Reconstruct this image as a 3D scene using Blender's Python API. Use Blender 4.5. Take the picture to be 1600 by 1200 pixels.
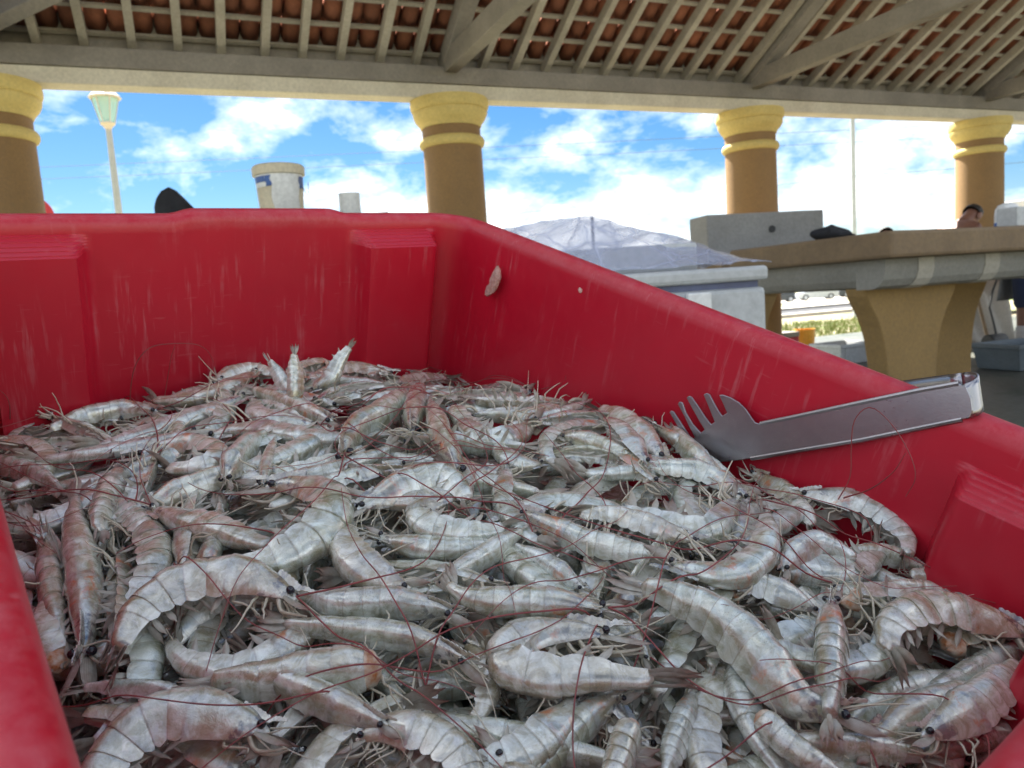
import bpy, bmesh, math, random
import numpy as np
from mathutils import Vector, Matrix, noise

random.seed(7)
for o in list(bpy.data.objects):
    bpy.data.objects.remove(o)
SC = bpy.context.scene
COL = SC.collection
PI = math.pi

# ------------------------------------------------------------------ camera
FPX = 1190.0                      # focal length in pixels of the 1600 px wide photograph
EYE = Vector((0, 0, 0.75))
_up = Vector((-0.06672234, -0.9913033, -0.11342797)).normalized()     # world up in (right, down, forward)
_fy = (Vector((0, 0, 1)) - _up * _up.z).normalized()
_fx = _fy.cross(_up)
CW = Matrix((_fx, _fy, _up))      # camera axes -> world


def cw(v):
    return CW @ Vector(v)


def W(px, py, d):
    """world point seen at pixel (px, py) of the photograph at camera depth d"""
    return EYE + cw(((px - 800) * d / FPX, (py - 600) * d / FPX, d))


cam_d = bpy.data.cameras.new('camera')
cam = bpy.data.objects.new('camera', cam_d)
COL.objects.link(cam)
R = Matrix((cw((1, 0, 0)), cw((0, -1, 0)), cw((0, 0, -1)))).transposed()
cam.matrix_world = Matrix.Translation(EYE) @ R.to_4x4()
cam_d.sensor_width = 36
cam_d.lens = 36 * FPX / 1600
cam_d.clip_start = 0.01
cam_d.clip_end = 3000
cam_d.dof.use_dof = True
cam_d.dof.focus_distance = 0.42
cam_d.dof.aperture_fstop = 20
SC.camera = cam

# ------------------------------------------------------------------ light
SUN_EL, SUN_HEAD = math.radians(52), math.radians(-30)     # heading clockwise from +Y
world = bpy.data.worlds.new('World')
SC.world = world
world.use_nodes = True
wn, wl = world.node_tree.nodes, world.node_tree.links
wn.clear()


def N(nt, typ, **kw):
    n = nt.nodes.new(typ)
    for k, v in kw.items():
        if k in n.inputs:
            n.inputs[k].default_value = v
        else:
            setattr(n, k, v)
    return n


def math_node(nt, op, a, b=None, clamp=False):
    n = nt.nodes.new('ShaderNodeMath')
    n.operation = op
    n.use_clamp = clamp
    for i, s in enumerate((a, b)):
        if s is None:
            continue
        if isinstance(s, (int, float)):
            n.inputs[i].default_value = s
        else:
            nt.links.new(s, n.inputs[i])
    return n.outputs[0]


def ramp(nt, fac, stops, interp='LINEAR'):
    n = nt.nodes.new('ShaderNodeValToRGB')
    n.color_ramp.interpolation = interp
    els = n.color_ramp.elements
    while len(els) < len(stops):
        els.new(0.5)
    for e, (p, c) in zip(els, stops):
        e.position = p
        e.color = tuple(c) + (1,) if len(c) == 3 else c
    nt.links.new(fac, n.inputs[0])
    return n.outputs[0]


def mixc(nt, fac, a, b, blend='MIX'):
    n = nt.nodes.new('ShaderNodeMix')
    n.data_type = 'RGBA'
    n.blend_type = blend
    for s, i in ((fac, 0), (a, 6), (b, 7)):
        if isinstance(s, (int, float)):
            n.inputs[i].default_value = s
        elif isinstance(s, (tuple, list)):
            n.inputs[i].default_value = tuple(s)[:3] + (1,)
        else:
            nt.links.new(s, n.inputs[i])
    return n.outputs[2]


def noise_tex(nt, vec, scale, detail=4, rough=0.55, dist=0.0):
    n = nt.nodes.new('ShaderNodeTexNoise')
    n.inputs['Scale'].default_value = scale
    n.inputs['Detail'].default_value = detail
    n.inputs['Roughness'].default_value = rough
    n.inputs['Distortion'].default_value = dist
    if vec is not None:
        nt.links.new(vec, n.inputs['Vector'])
    return n.outputs['Fac']


nt = world.node_tree
sky = N(nt, 'ShaderNodeTexSky', sky_type='NISHITA', sun_disc=False, sun_elevation=SUN_EL, sun_rotation=SUN_HEAD)
sky.altitude = 300
sky.air_density = 0.9
sky.dust_density = 0.4
sky.ozone_density = 3.0
tc = N(nt, 'ShaderNodeTexCoord')
sep = N(nt, 'ShaderNodeSeparateXYZ')
wl.new(tc.outputs['Generated'], sep.inputs[0])
CLOUD_SHIFT = (7.1, 2.2, 1.0)
zpos = math_node(nt, 'MAXIMUM', sep.outputs[2], 0.0)
cmb = N(nt, 'ShaderNodeCombineXYZ')
wl.new(sep.outputs[0], cmb.inputs[0])
wl.new(sep.outputs[1], cmb.inputs[1])
wl.new(math_node(nt, 'MULTIPLY', zpos, 1.9), cmb.inputs[2])
mp = N(nt, 'ShaderNodeMapping')
mp.inputs['Location'].default_value = CLOUD_SHIFT
wl.new(cmb.outputs[0], mp.inputs['Vector'])
n_big = noise_tex(nt, mp.outputs[0], 2.1, 2, 0.5)
n_mid = noise_tex(nt, mp.outputs[0], 8.5, 10, 0.60, 0.15)
low = math_node(nt, 'MULTIPLY', math_node(nt, 'SUBTRACT', 0.45, zpos), 0.07)
dens = math_node(nt, 'ADD', math_node(nt, 'ADD', math_node(nt, 'MULTIPLY', n_big, 0.62), math_node(nt, 'MULTIPLY', n_mid, 0.70)), low)
cover = ramp(nt, dens, [(0.575, (0, 0, 0)), (0.655, (0.30,) * 3), (0.75, (1, 1, 1))])
n_sh = noise_tex(nt, mp.outputs[0], 13, 7, 0.62)
ccol = ramp(nt, n_sh, [(0.28, (0.56, 0.60, 0.66)), (0.66, (1, 1, 1))])
CLOUD = 11.0
cc = mixc(nt, 1.0, ccol, (CLOUD, CLOUD * 0.99, CLOUD * 0.97), 'MULTIPLY')
hsv = N(nt, 'ShaderNodeHueSaturation')
hsv.inputs['Saturation'].default_value = 1.34
hsv.inputs["Value"].default_value = 0.55
wl.new(sky.outputs[0], hsv.inputs['Color'])
mixed = mixc(nt, cover, hsv.outputs[0], cc)
bg = N(nt, 'ShaderNodeBackground', Strength=0.05)
wl.new(mixed, bg.inputs[0])
out = N(nt, 'ShaderNodeOutputWorld')
wl.new(bg.outputs[0], out.inputs[0])

sun_d = bpy.data.lights.new('sun', 'SUN')
sun_d.energy = 5.0
sun_d.angle = math.radians(0.53)
sun_d.color = (1.0, 0.95, 0.87)
sun = bpy.data.objects.new('sun', sun_d)
COL.objects.link(sun)
sdir = Vector((math.sin(SUN_HEAD) * math.cos(SUN_EL), math.cos(SUN_HEAD) * math.cos(SUN_EL), math.sin(SUN_EL)))
sun.rotation_euler = (-sdir).to_track_quat('-Z', 'Y').to_euler()
sun.location = sdir * 40

vs = SC.view_settings
vs.view_transform = 'Standard'
vs.look = 'None'
vs.exposure = 2.4
vs.gamma = 1.0
vs.use_white_balance = True
vs.white_balance_temperature = 6450
vs.white_balance_tint = 8
vs.use_curve_mapping = False
SC.render.engine = 'CYCLES'
SC.cycles.max_bounces = 8
SC.cycles.transparent_max_bounces = 12
SC.cycles.sample_clamp_indirect = 6
SC.cycles.use_denoising = True


# ------------------------------------------------------------------ materials
def new_mat(name):
    m = bpy.data.materials.new(name)
    m.use_nodes = True
    t = m.node_tree
    t.nodes.clear()
    o = t.nodes.new('ShaderNodeOutputMaterial')
    p = t.nodes.new('ShaderNodeBsdfPrincipled')
    t.links.new(p.outputs[0], o.inputs[0])
    return m, t, p


def worn(name, c0, c1, scale=6.0, rough=0.6, bump=0.2, spots=None, metal=0.0, fine=60.0, rand=0.0, spec=None, stretch=None, spot_scale=14.0, spot_t=0.66):
    """two tones mixed by noise, fine grain in the bump, optional stains"""
    m, t, p = new_mat(name)
    tcn = t.nodes.new('ShaderNodeTexCoord')
    vec = tcn.outputs['Object']
    if stretch:
        mpn = t.nodes.new('ShaderNodeMapping')
        mpn.inputs['Scale'].default_value = stretch
        t.links.new(vec, mpn.inputs[0])
        vec = mpn.outputs[0]
    f = ramp(t, noise_tex(t, vec, scale, 5, 0.6), [(0.32, (0, 0, 0)), (0.68, (1, 1, 1))])
    col = mixc(t, f, c0, c1)
    g = noise_tex(t, vec, fine, 4, 0.65)
    gv = ramp(t, g, [(0.3, (0.82,) * 3), (0.7, (1.1,) * 3)])
    col = mixc(t, 1.0, col, gv, 'MULTIPLY')
    if spots:
        s = ramp(t, noise_tex(t, vec, spot_scale, 6, 0.7), [(spot_t, (0, 0, 0)), (spot_t + 0.06, (1, 1, 1))])
        col = mixc(t, s, col, spots)
    if rand:
        oi = t.nodes.new('ShaderNodeObjectInfo')
        rv = math_node(t, 'ADD', math_node(t, 'MULTIPLY', oi.outputs['Random'], 2 * rand), 1 - rand)
        cb = t.nodes.new('ShaderNodeCombineColor')
        for i in range(3):
            t.links.new(rv, cb.inputs[i])
        col = mixc(t, 1.0, col, cb.outputs[0], 'MULTIPLY')
    t.links.new(col, p.inputs['Base Color'])
    p.inputs['Metallic'].default_value = metal
    if spec is not None:
        p.inputs['Specular IOR Level'].default_value = spec
    rr = ramp(t, g, [(0.25, (max(rough - 0.1, 0.02),) * 3), (0.75, (min(rough + 0.1, 1),) * 3)])
    t.links.new(rr, p.inputs['Roughness'])
    if bump:
        b = t.nodes.new('ShaderNodeBump')
        b.inputs['Strength'].default_value = bump
        b.inputs['Distance'].default_value = 0.01
        t.links.new(g, b.inputs['Height'])
        t.links.new(b.outputs[0], p.inputs['Normal'])
    return m


M = {}
M['timber'] = worn('weathered_timber', (0.27, 0.238, 0.20), (0.19, 0.166, 0.14), 3, 0.8, 0.35, (0.20, 0.18, 0.16), stretch=(1, 1, 1), fine=45, rand=0.08)
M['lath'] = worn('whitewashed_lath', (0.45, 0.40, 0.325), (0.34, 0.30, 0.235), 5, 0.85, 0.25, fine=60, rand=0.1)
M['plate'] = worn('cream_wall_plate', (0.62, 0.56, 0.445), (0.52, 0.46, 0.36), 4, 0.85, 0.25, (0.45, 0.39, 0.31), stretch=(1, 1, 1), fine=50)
M['tile'] = worn('clay_tile', (0.36, 0.135, 0.075), (0.25, 0.085, 0.046), 6, 0.85, 0.3, (0.22, 0.11, 0.07), fine=40, rand=0.28, spot_t=0.6)
M['ochre'] = worn('ochre_column_paint', (0.27, 0.155, 0.058), (0.225, 0.128, 0.048), 1.6, 0.75, 0.25, (0.20, 0.12, 0.05), fine=70, spot_scale=5, spot_t=0.68)
M['yellow'] = worn('yellow_trim_paint', (0.64, 0.49, 0.17), (0.54, 0.40, 0.13), 3, 0.75, 0.2, (0.36, 0.25, 0.10), fine=60, spot_scale=9, spot_t=0.66)
M['concrete'] = worn('grey_concrete', (0.30, 0.29, 0.275), (0.24, 0.232, 0.22), 4, 0.85, 0.3, (0.22, 0.21, 0.2), fine=60, spot_scale=8, spot_t=0.68)
M['slab'] = worn('table_slab_concrete', (0.23, 0.155, 0.085), (0.165, 0.11, 0.06), 3.5, 0.75, 0.3, (0.55, 0.50, 0.42), fine=50, spot_scale=18, spot_t=0.72)
M['pedestal'] = worn('mustard_pedestal_paint', (0.33, 0.205, 0.072), (0.27, 0.166, 0.058), 2.2, 0.8, 0.25, (0.22, 0.15, 0.07), fine=60, spot_scale=6, spot_t=0.7)
M['beamgrey'] = worn('beam_grey_render', (0.30, 0.285, 0.25), (0.24, 0.228, 0.2), 4, 0.8, 0.2, fine=60)
M['band'] = worn('pale_band_render', (0.46, 0.42, 0.35), (0.40, 0.365, 0.305), 5, 0.8, 0.15, fine=60)
M['white_box'] = worn('white_chest_plastic', (0.52, 0.53, 0.535), (0.44, 0.45, 0.455), 3, 0.5, 0.1, (0.42, 0.41, 0.40), fine=40, spot_scale=5, spot_t=0.72)
M['white'] = worn('white_plastic', (0.78, 0.78, 0.77), (0.70, 0.70, 0.69), 5, 0.4, 0.05, fine=50)
M['cream'] = worn('cream_plastic', (0.66, 0.58, 0.42), (0.58, 0.50, 0.35), 5, 0.5, 0.08, fine=50)
M['blue'] = worn('blue_print', (0.06, 0.14, 0.40), (0.05, 0.11, 0.33), 5, 0.5, 0.0, fine=50)
M['seam'] = worn('dark_blue_seal', (0.12, 0.14, 0.24), (0.09, 0.10, 0.18), 5, 0.6, 0.0, fine=50)
M['black'] = worn('black_cloth', (0.012, 0.013, 0.016), (0.022, 0.022, 0.026), 30, 0.85, 0.3, fine=200)
M['rubber'] = worn('black_rubber', (0.02, 0.02, 0.02), (0.03, 0.03, 0.03), 20, 0.6, 0.1, fine=100)
M['floor'] = worn('wet_market_floor', (0.085, 0.09, 0.075), (0.125, 0.125, 0.105), 1.8, 0.42, 0.25, (0.06, 0.075, 0.05), fine=25, spot_scale=2.2, spot_t=0.55)
M['asphalt'] = worn('asphalt', (0.06, 0.06, 0.065), (0.045, 0.045, 0.048), 1, 0.9, 0.2, fine=30)
M['kerb'] = worn('pale_kerb', (0.50, 0.46, 0.40), (0.40, 0.37, 0.32), 2, 0.9, 0.2, fine=30)
M['soil'] = worn('sandy_ground', (0.36, 0.30, 0.20), (0.28, 0.23, 0.15), 0.3, 0.95, 0.2, (0.12, 0.17, 0.04), fine=6, spot_scale=0.8, spot_t=0.5)
M['grass'] = worn('short_grass', (0.10, 0.15, 0.025), (0.17, 0.18, 0.05), 3, 0.8, 0.0, fine=30, rand=0.2)
M['redpaint'] = worn('red_plastic', (0.42, 0.02, 0.03), (0.34, 0.016, 0.026), 6, 0.45, 0.05, fine=60)
M['amber'] = worn('amber_plastic_bucket', (0.75, 0.36, 0.03), (0.66, 0.28, 0.02), 5, 0.4, 0.05, (0.5, 0.10, 0.03), fine=50, spot_scale=10)
M['greycrate'] = worn('grey_blue_crate', (0.16, 0.19, 0.21), (0.12, 0.145, 0.165), 6, 0.5, 0.1, fine=60)
M['skin'] = worn('tanned_skin', (0.25, 0.115, 0.075), (0.20, 0.088, 0.058), 12, 0.5, 0.05, fine=90)
M['hair'] = worn('short_dark_hair', (0.02, 0.015, 0.012), (0.035, 0.025, 0.02), 60, 0.6, 0.4, fine=250)
M['greycloth'] = worn('grey_apron_cloth', (0.26, 0.255, 0.24), (0.20, 0.195, 0.185), 8, 0.9, 0.2, fine=160)
M['navy'] = worn('navy_shorts', (0.018, 0.025, 0.06), (0.025, 0.035, 0.08), 8, 0.9, 0.2, fine=160)
M['boot'] = worn('pale_rubber_boot', (0.55, 0.52, 0.49), (0.45, 0.42, 0.40), 8, 0.5, 0.05, fine=60)
M['tarp'] = worn('beige_tarp', (0.50, 0.46, 0.40), (0.38, 0.35, 0.30), 3, 0.85, 0.2, (0.25, 0.23, 0.2), fine=60, spot_scale=6)
M['post'] = worn('pale_green_post_paint', (0.42, 0.45, 0.44), (0.33, 0.37, 0.36), 3, 0.5, 0.1, fine=60)
M['lampmetal'] = worn('lamp_cream_paint', (0.60, 0.55, 0.47), (0.50, 0.44, 0.37), 6, 0.5, 0.1, fine=60)
M['carpaint_silver'] = worn('silver_car_paint', (0.55, 0.58, 0.62), (0.5, 0.53, 0.57), 2, 0.25, 0.0, metal=0.3)
M['carpaint_dark'] = worn('dark_car_paint', (0.06, 0.07, 0.08), (0.05, 0.06, 0.07), 2, 0.25, 0.0)
M['vanpaint'] = worn('white_van_paint', (0.75, 0.75, 0.73), (0.7, 0.7, 0.68), 2, 0.3, 0.0)
M['cable'] = worn('overhead_cable', (0.10, 0.11, 0.13), (0.08, 0.09, 0.1), 2, 0.7, 0.0)


def glassy(name, col, rough=0.05, alpha=1.0):
    m, t, p = new_mat(name)
    p.inputs['Base Color'].default_value = col + (1,)
    p.inputs['Roughness'].default_value = rough
    p.inputs['Metallic'].default_value = 0.0
    p.inputs['Alpha'].default_value = alpha
    p.inputs['Specular IOR Level'].default_value = 0.8
    return m


M['carglass'] = glassy('car_glass', (0.03, 0.05, 0.07), 0.05)
M['lampglass'] = glassy('greenish_lamp_glass', (0.45, 0.75, 0.70), 0.15, 0.45)
# thin clear plastic sheet
m, t, p = new_mat('clear_plastic_sheet')
p.inputs['Base Color'].default_value = (0.60, 0.64, 0.80, 1)
p.inputs['Roughness'].default_value = 0.18
tco = t.nodes.new('ShaderNodeTexCoord').outputs['Object']
vo = t.nodes.new('ShaderNodeTexVoronoi')
vo.feature = 'DISTANCE_TO_EDGE'
vo.inputs['Scale'].default_value = 7.5
wv = t.nodes.new('ShaderNodeVectorMath')
wv.operation = 'ADD'
nz = t.nodes.new('ShaderNodeTexNoise')
nz.inputs['Scale'].default_value = 6
t.links.new(tco, nz.inputs['Vector'])
sc_ = t.nodes.new('ShaderNodeVectorMath')
sc_.operation = 'SCALE'
sc_.inputs['Scale'].default_value = 0.10
t.links.new(nz.outputs['Color'], sc_.inputs[0])
t.links.new(tco, wv.inputs[0])
t.links.new(sc_.outputs[0], wv.inputs[1])
t.links.new(wv.outputs[0], vo.inputs['Vector'])
crs = ramp(t, vo.outputs['Distance'], [(0.0, (0.60,) * 3), (0.03, (0.34,) * 3), (0.2, (0.26,) * 3)])
t.links.new(math_node(t, 'ADD', crs, math_node(t, 'MULTIPLY', ramp(t, noise_tex(t, tco, 5, 5, 0.6, 1.0), [(0.45, (0, 0, 0)), (0.75, (1, 1, 1))]), 0.28), True), p.inputs['Alpha'])
M['clear'] = m
# brushed steel
m, t, p = new_mat('brushed_steel')
tcn = t.nodes.new('ShaderNodeTexCoord')
mpn = t.nodes.new('ShaderNodeMapping')
mpn.inputs['Scale'].default_value = (6, 260, 260)
t.links.new(tcn.outputs['Object'], mpn.inputs[0])
g = noise_tex(t, mpn.outputs[0], 3, 4, 0.6)
sm = noise_tex(t, tcn.outputs['Object'], 45, 5, 0.6)
p.inputs['Metallic'].default_value = 1.0
t.links.new(mixc(t, ramp(t, sm, [(0.35, (0, 0, 0)), (0.65, (1, 1, 1))]), (0.40, 0.39, 0.405), (0.34, 0.33, 0.345)), p.inputs['Base Color'])
t.links.new(ramp(t, math_node(t, 'ADD', math_node(t, 'MULTIPLY', g, 0.7), math_node(t, 'MULTIPLY', sm, 0.3)), [(0.3, (0.26,) * 3), (0.7, (0.36,) * 3)]), p.inputs['Roughness'])
b = t.nodes.new('ShaderNodeBump')
b.inputs['Strength'].default_value = 0.05
b.inputs['Distance'].default_value = 0.001
t.links.new(g, b.inputs['Height'])
t.links.new(b.outputs[0], p.inputs['Normal'])
M['steel'] = m


# ------------------------------------------------------------------ mesh helpers
class MB:
    def __init__(self):
        self.v, self.f = [], []

    def add(self, verts, faces):
        n = len(self.v)
        self.v += [Vector(x) for x in verts]
        self.f += [tuple(i + n for i in q) for q in faces]
        return self

    def box(self, c, s, ax=None):
        """c centre, s full sizes, ax three axis vectors"""
        ax = ax or (Vector((1, 0, 0)), Vector((0, 1, 0)), Vector((0, 0, 1)))
        c = Vector(c)
        vs_ = []
        for k in (-1, 1):
            for j in (-1, 1):
                for i in (-1, 1):
                    vs_.append(c + ax[0] * (i * s[0] / 2) + ax[1] * (j * s[1] / 2) + ax[2] * (k * s[2] / 2))
        return self.add(vs_, [(0, 2, 3, 1), (4, 5, 7, 6), (0, 1, 5, 4), (2, 6, 7, 3), (0, 4, 6, 2), (1, 3, 7, 5)])

    def bar(self, p0, p1, w, h, upv=Vector((0, 0, 1))):
        """square-section bar from p0 to p1, w across, h along upv"""
        p0, p1 = Vector(p0), Vector(p1)
        d = (p1 - p0)
        L = d.length
        d.normalize()
        s = d.cross(upv).normalized()
        u = s.cross(d)
        return self.box((p0 + p1) / 2, (L, w, h), (d, s, u))

    def tube(self, pts, rad, n=8, caps=True):
        pts = [Vector(q) for q in pts]
        k = len(pts)
        rs = rad if isinstance(rad, (list, tuple)) else [rad] * k
        ref = None
        rings = []
        for i in range(k):
            d = (pts[min(i + 1, k - 1)] - pts[max(i - 1, 0)])
            if d.length < 1e-9:
                d = Vector((0, 0, 1))
            d.normalize()
            if ref is None:
                ref = d.orthogonal().normalized()
            ref = (ref - d * ref.dot(d))
            ref = ref.normalized() if ref.length > 1e-6 else d.orthogonal().normalized()
            o = d.cross(ref)
            rings.append([pts[i] + (ref * math.cos(2 * PI * j / n) + o * math.sin(2 * PI * j / n)) * rs[i] for j in range(n)])
        vs_ = [q for r in rings for q in r]
        fs = []
        for i in range(k - 1):
            for j in range(n):
                fs.append((i * n + j, i * n + (j + 1) % n, (i + 1) * n + (j + 1) % n, (i + 1) * n + j))
        if caps:
            fs.append(tuple(range(n))[::-1])
            fs.append(tuple((k - 1) * n + j for j in range(n)))
        return self.add(vs_, fs)

    def lathe(self, c, prof, n=24, ax=None):
        """prof: list of (radius, height) from bottom to top round the up axis"""
        ax = ax or (Vector((1, 0, 0)), Vector((0, 1, 0)), Vector((0, 0, 1)))
        c = Vector(c)
        vs_ = []
        for r, h in prof:
            for j in range(n):
                a = 2 * PI * j / n
                vs_.append(c + ax[0] * (r * math.cos(a)) + ax[1] * (r * math.sin(a)) + ax[2] * h)
        fs = []
        for i in range(len(prof) - 1):
            for j in range(n):
                fs.append((i * n + j, i * n + (j + 1) % n, (i + 1) * n + (j + 1) % n, (i + 1) * n + j))
        fs.append(tuple(range(n))[::-1])
        fs.append(tuple((len(prof) - 1) * n + j for j in range(n)))
        return self.add(vs_, fs)

    def prism(self, poly, off):
        """closed outline (list of points) extruded by the vector off"""
        poly = [Vector(q) for q in poly]
        n = len(poly)
        off = Vector(off)
        vs_ = poly + [q + off for q in poly]
        fs = [tuple(range(n)), tuple(range(2 * n - 1, n - 1, -1))]
        for i in range(n):
            j = (i + 1) % n
            fs.append((i, i + n, j + n, j))
        return self.add(vs_, fs)

    def grid(self, fn, nu, nv):
        vs_ = [fn(i / nu, j / nv) for j in range(nv + 1) for i in range(nu + 1)]
        fs = [(j * (nu + 1) + i, j * (nu + 1) + i + 1, (j + 1) * (nu + 1) + i + 1, (j + 1) * (nu + 1) + i) for j in range(nv) for i in range(nu)]
        return self.add(vs_, fs)

    def mesh(self, name, mat, origin=Vector((0, 0, 0)), smooth=False):
        me = bpy.data.meshes.new(name)
        me.from_pydata([tuple(q - origin) for q in self.v], [], self.f)
        if mat is not None:
            me.materials.append(mat)
        bm = bmesh.new()
        bm.from_mesh(me)
        bmesh.ops.recalc_face_normals(bm, faces=bm.faces)
        bm.to_mesh(me)
        bm.free()
        if smooth:
            for q in me.polygons:
                q.use_smooth = True
        me.update()
        return me

    def build(self, name, mat, parent=None, smooth=False, bevel=0.0, origin=None):
        if parent is not None:
            o0 = Vector(parent['o0'])
        else:
            o0 = Vector(origin) if origin is not None else Vector((0, 0, 0))
        me = self.mesh(name, mat, o0, smooth)
        o = bpy.data.objects.new(name, me)
        COL.objects.link(o)
        o['o0'] = tuple(o0)
        if parent is not None:
            o.parent = parent
        else:
            o.location = o0
        if smooth:
            me.set_sharp_from_angle(angle=math.radians(38))
        if bevel:
            bv = o.modifiers.new('soft_edges', 'BEVEL')
            bv.width = bevel
            bv.segments = 2
            bv.limit_method = 'ANGLE'
            bv.angle_limit = math.radians(40)
        return o


def tag(o, label=None, cat=None, group=None, kind=None):
    if label:
        o['label'] = label
    if cat:
        o['category'] = cat
    if group:
        o['group'] = group
    if kind:
        o['kind'] = kind
    return o


def thing(name, loc, label, cat, group=None):
    o = bpy.data.objects.new(name, None)
    o.empty_display_size = 0.1
    COL.objects.link(o)
    o.location = loc
    o['o0'] = tuple(loc)
    return tag(o, label, cat, group)


def smooth(x, a, b):
    if a == b:
        return 0.0 if x < a else 1.0
    t_ = min(max((x - a) / (b - a), 0), 1)
    return t_ * t_ * (3 - 2 * t_)


Z = Vector((0, 0, 1))

# ------------------------------------------------------------------ directions of the pavilion
def hz_y(px):
    return 600 - (_up.x * (px - 800) + _up.z * FPX) / _up.y


A = cw((295 - 800, hz_y(295) - 600, FPX))
A.z = 0
A.normalize()                                     # outwards, across the facade
B = Vector((A.y, -A.x, 0))                        # along the eave beam, to the right


def proj(Pw):
    v = CW.transposed() @ (Pw - EYE)
    return 800 + FPX * v.x / v.z, 600 + FPX * v.y / v.z, v.z


def along(px, P0, D):
    """parameter t at which P0 + t D is seen at column px"""
    lo, hi = -20.0, 40.0
    ts = np.linspace(-8, 14, 2201)
    best = min(ts, key=lambda q: (abs(proj(P0 + D * float(q))[0] - px) if proj(P0 + D * float(q))[2] > 0.3 else 1e9))
    return float(best)


BW, BH = 0.20, 0.235                               # eave beam
_q = W(701, 164, 6.05)
BEAM0 = _q - A * (BW / 2)                         # centre line at the second column
ZB = _q.z
BEAM0.z = ZB
col_t = [along(px, BEAM0, B) for px in (-23, 701, 1170, 1531)]
step_t = (col_t[3] - col_t[0]) / 3
print('columns at', [round(q, 2) for q in col_t], 'beam z', round(ZB, 2))
T0, T1 = col_t[0] - 2.2, col_t[3] + 5.5
QF = BEAM0.dot(A)                                 # distance of the facade from the camera along A

# ------------------------------------------------------------------ ground
def ground_z(q):
    if q < QF + 1.5:
        return -0.16
    return max(-0.16 - 0.0284 * (q - QF - 1.5), -0.16 - 0.0284 * 125)


def gpt(t_, q, dz=0.0):
    v = B * t_ + A * q
    v.z = ground_z(q) + dz
    return v


q_l = [-900, -60, -12, QF + 1.5, 14, 19, 20, 29, 30, 48, 70, 100, QF + 126.5, 300, 1600]
t_l = [-1600, -300, -60, -20, -5, 5, 20, 60, 300, 1600]
g = MB()
g.add([gpt(a_, q) for q in q_l for a_ in t_l],
      [(j * len(t_l) + i, j * len(t_l) + i + 1, (j + 1) * len(t_l) + i + 1, (j + 1) * len(t_l) + i) for j in range(len(q_l) - 1) for i in range(len(t_l) - 1)])
tag(g.build('ground', M['soil']), kind='structure')


def strip(name, mat, q0, q1, h, t0=-200, t1=300):
    s = MB()
    v = [gpt(t0, q0), gpt(t1, q0), gpt(t1, q1), gpt(t0, q1)]
    s.add([x + Z * h for x in v] + [x - Z * 0.05 for x in v], [(0, 1, 2, 3), (0, 4, 5, 1), (1, 5, 6, 2), (2, 6, 7, 3), (3, 7, 4, 0)])
    return tag(s.build(name, mat), kind='structure')


strip('kerb', M['kerb'], 18.6, 19.6, 0.11)
strip('road', M['asphalt'], 19.6, 27.5, 0.006)
strip('kerb', M['kerb'], 27.5, 31, 0.12)
strip('pavement', M['soil'], 31, 44, 0.10)
strip('kerb', M['kerb'], 44, 47, 0.16)
strip('car_park', M['kerb'], 60, 110, 0.01)

fl_ = MB()
fc = B * 4.0 + A * (QF - 3.6)
fc.z = -0.10
fl_.box(fc, (26, 10.2, 0.20), (B, A, Z))
tag(fl_.build('market_floor', M['floor']), kind='structure')

# short grass beyond the columns
rg = random.Random(3)
gm = MB()
for _ in range(5200):
    px, d = rg.uniform(1150, 1420), rg.uniform(9.5, 18.5)
    base = W(px, 500, d)
    q = base.dot(A)
    if q < QF + 1.7 or q > 18.4:
        continue
    base = gpt(base.dot(B), q)
    h = rg.uniform(0.04, 0.13)
    a_ = rg.uniform(0, 2 * PI)
    s_ = Vector((math.cos(a_), math.sin(a_), 0)) * rg.uniform(0.006, 0.014)
    tip = base + Z * h + Vector((rg.uniform(-.05, .05), rg.uniform(-.05, .05), 0))
    gm.add([base - s_, base + s_, tip], [(0, 1, 2)])
tag(gm.build('grass', M['grass']), 'short dry grass between the market floor and the road', 'grass', kind='stuff')

# ------------------------------------------------------------------ market pavilion
pav = thing('market_pavilion', (BEAM0.x, BEAM0.y, 0), 'open market pavilion with ochre columns and an exposed clay tile roof on pale timbers', 'pavilion')


def column(t_):
    c = BEAM0 + B * t_
    c.z = 0
    rs = 0.233
    m = MB()
    m.lathe(c, [(rs * 1.10, -0.05), (rs * 1.10, 0.20), (rs * 1.02, 0.24), (rs * 1.01, 0.9), (rs * 0.985, ZB - 0.42), (rs * 0.975, ZB - 0.14)], 40)
    o = m.build('column', M['ochre'], pav, smooth=True)
    m = MB()
    m.lathe(c, [(0.234, ZB - 0.212), (0.240, ZB - 0.200), (0.244, ZB - 0.188), (0.258, ZB - 0.172), (0.276, ZB - 0.150), (0.288, ZB - 0.122), (0.292, ZB - 0.098), (0.286, ZB - 0.088),
                (0.296, ZB - 0.082), (0.304, ZB - 0.062), (0.306, ZB - 0.03), (0.303, ZB - 0.003)], 40)
    for i, v in enumerate(m.v):
        k = 1 + 0.018 * (noise.noise(v * 9) + 0.5 * noise.noise(v * 25))
        v.x = c.x + (v.x - c.x) * k
        v.y = c.y + (v.y - c.y) * k
    m.build('capital', M['yellow'], o, smooth=True)
    m = MB()
    m.lathe(c, [(0.232, ZB - 0.362), (0.246, ZB - 0.355), (0.257, ZB - 0.335), (0.257, ZB - 0.312), (0.246, ZB - 0.292), (0.230, ZB - 0.285)], 40)
    m.build('collar', M['yellow'], o, smooth=True)


for t_ in col_t + [col_t[3] + step_t]:
    column(t_)

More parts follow.
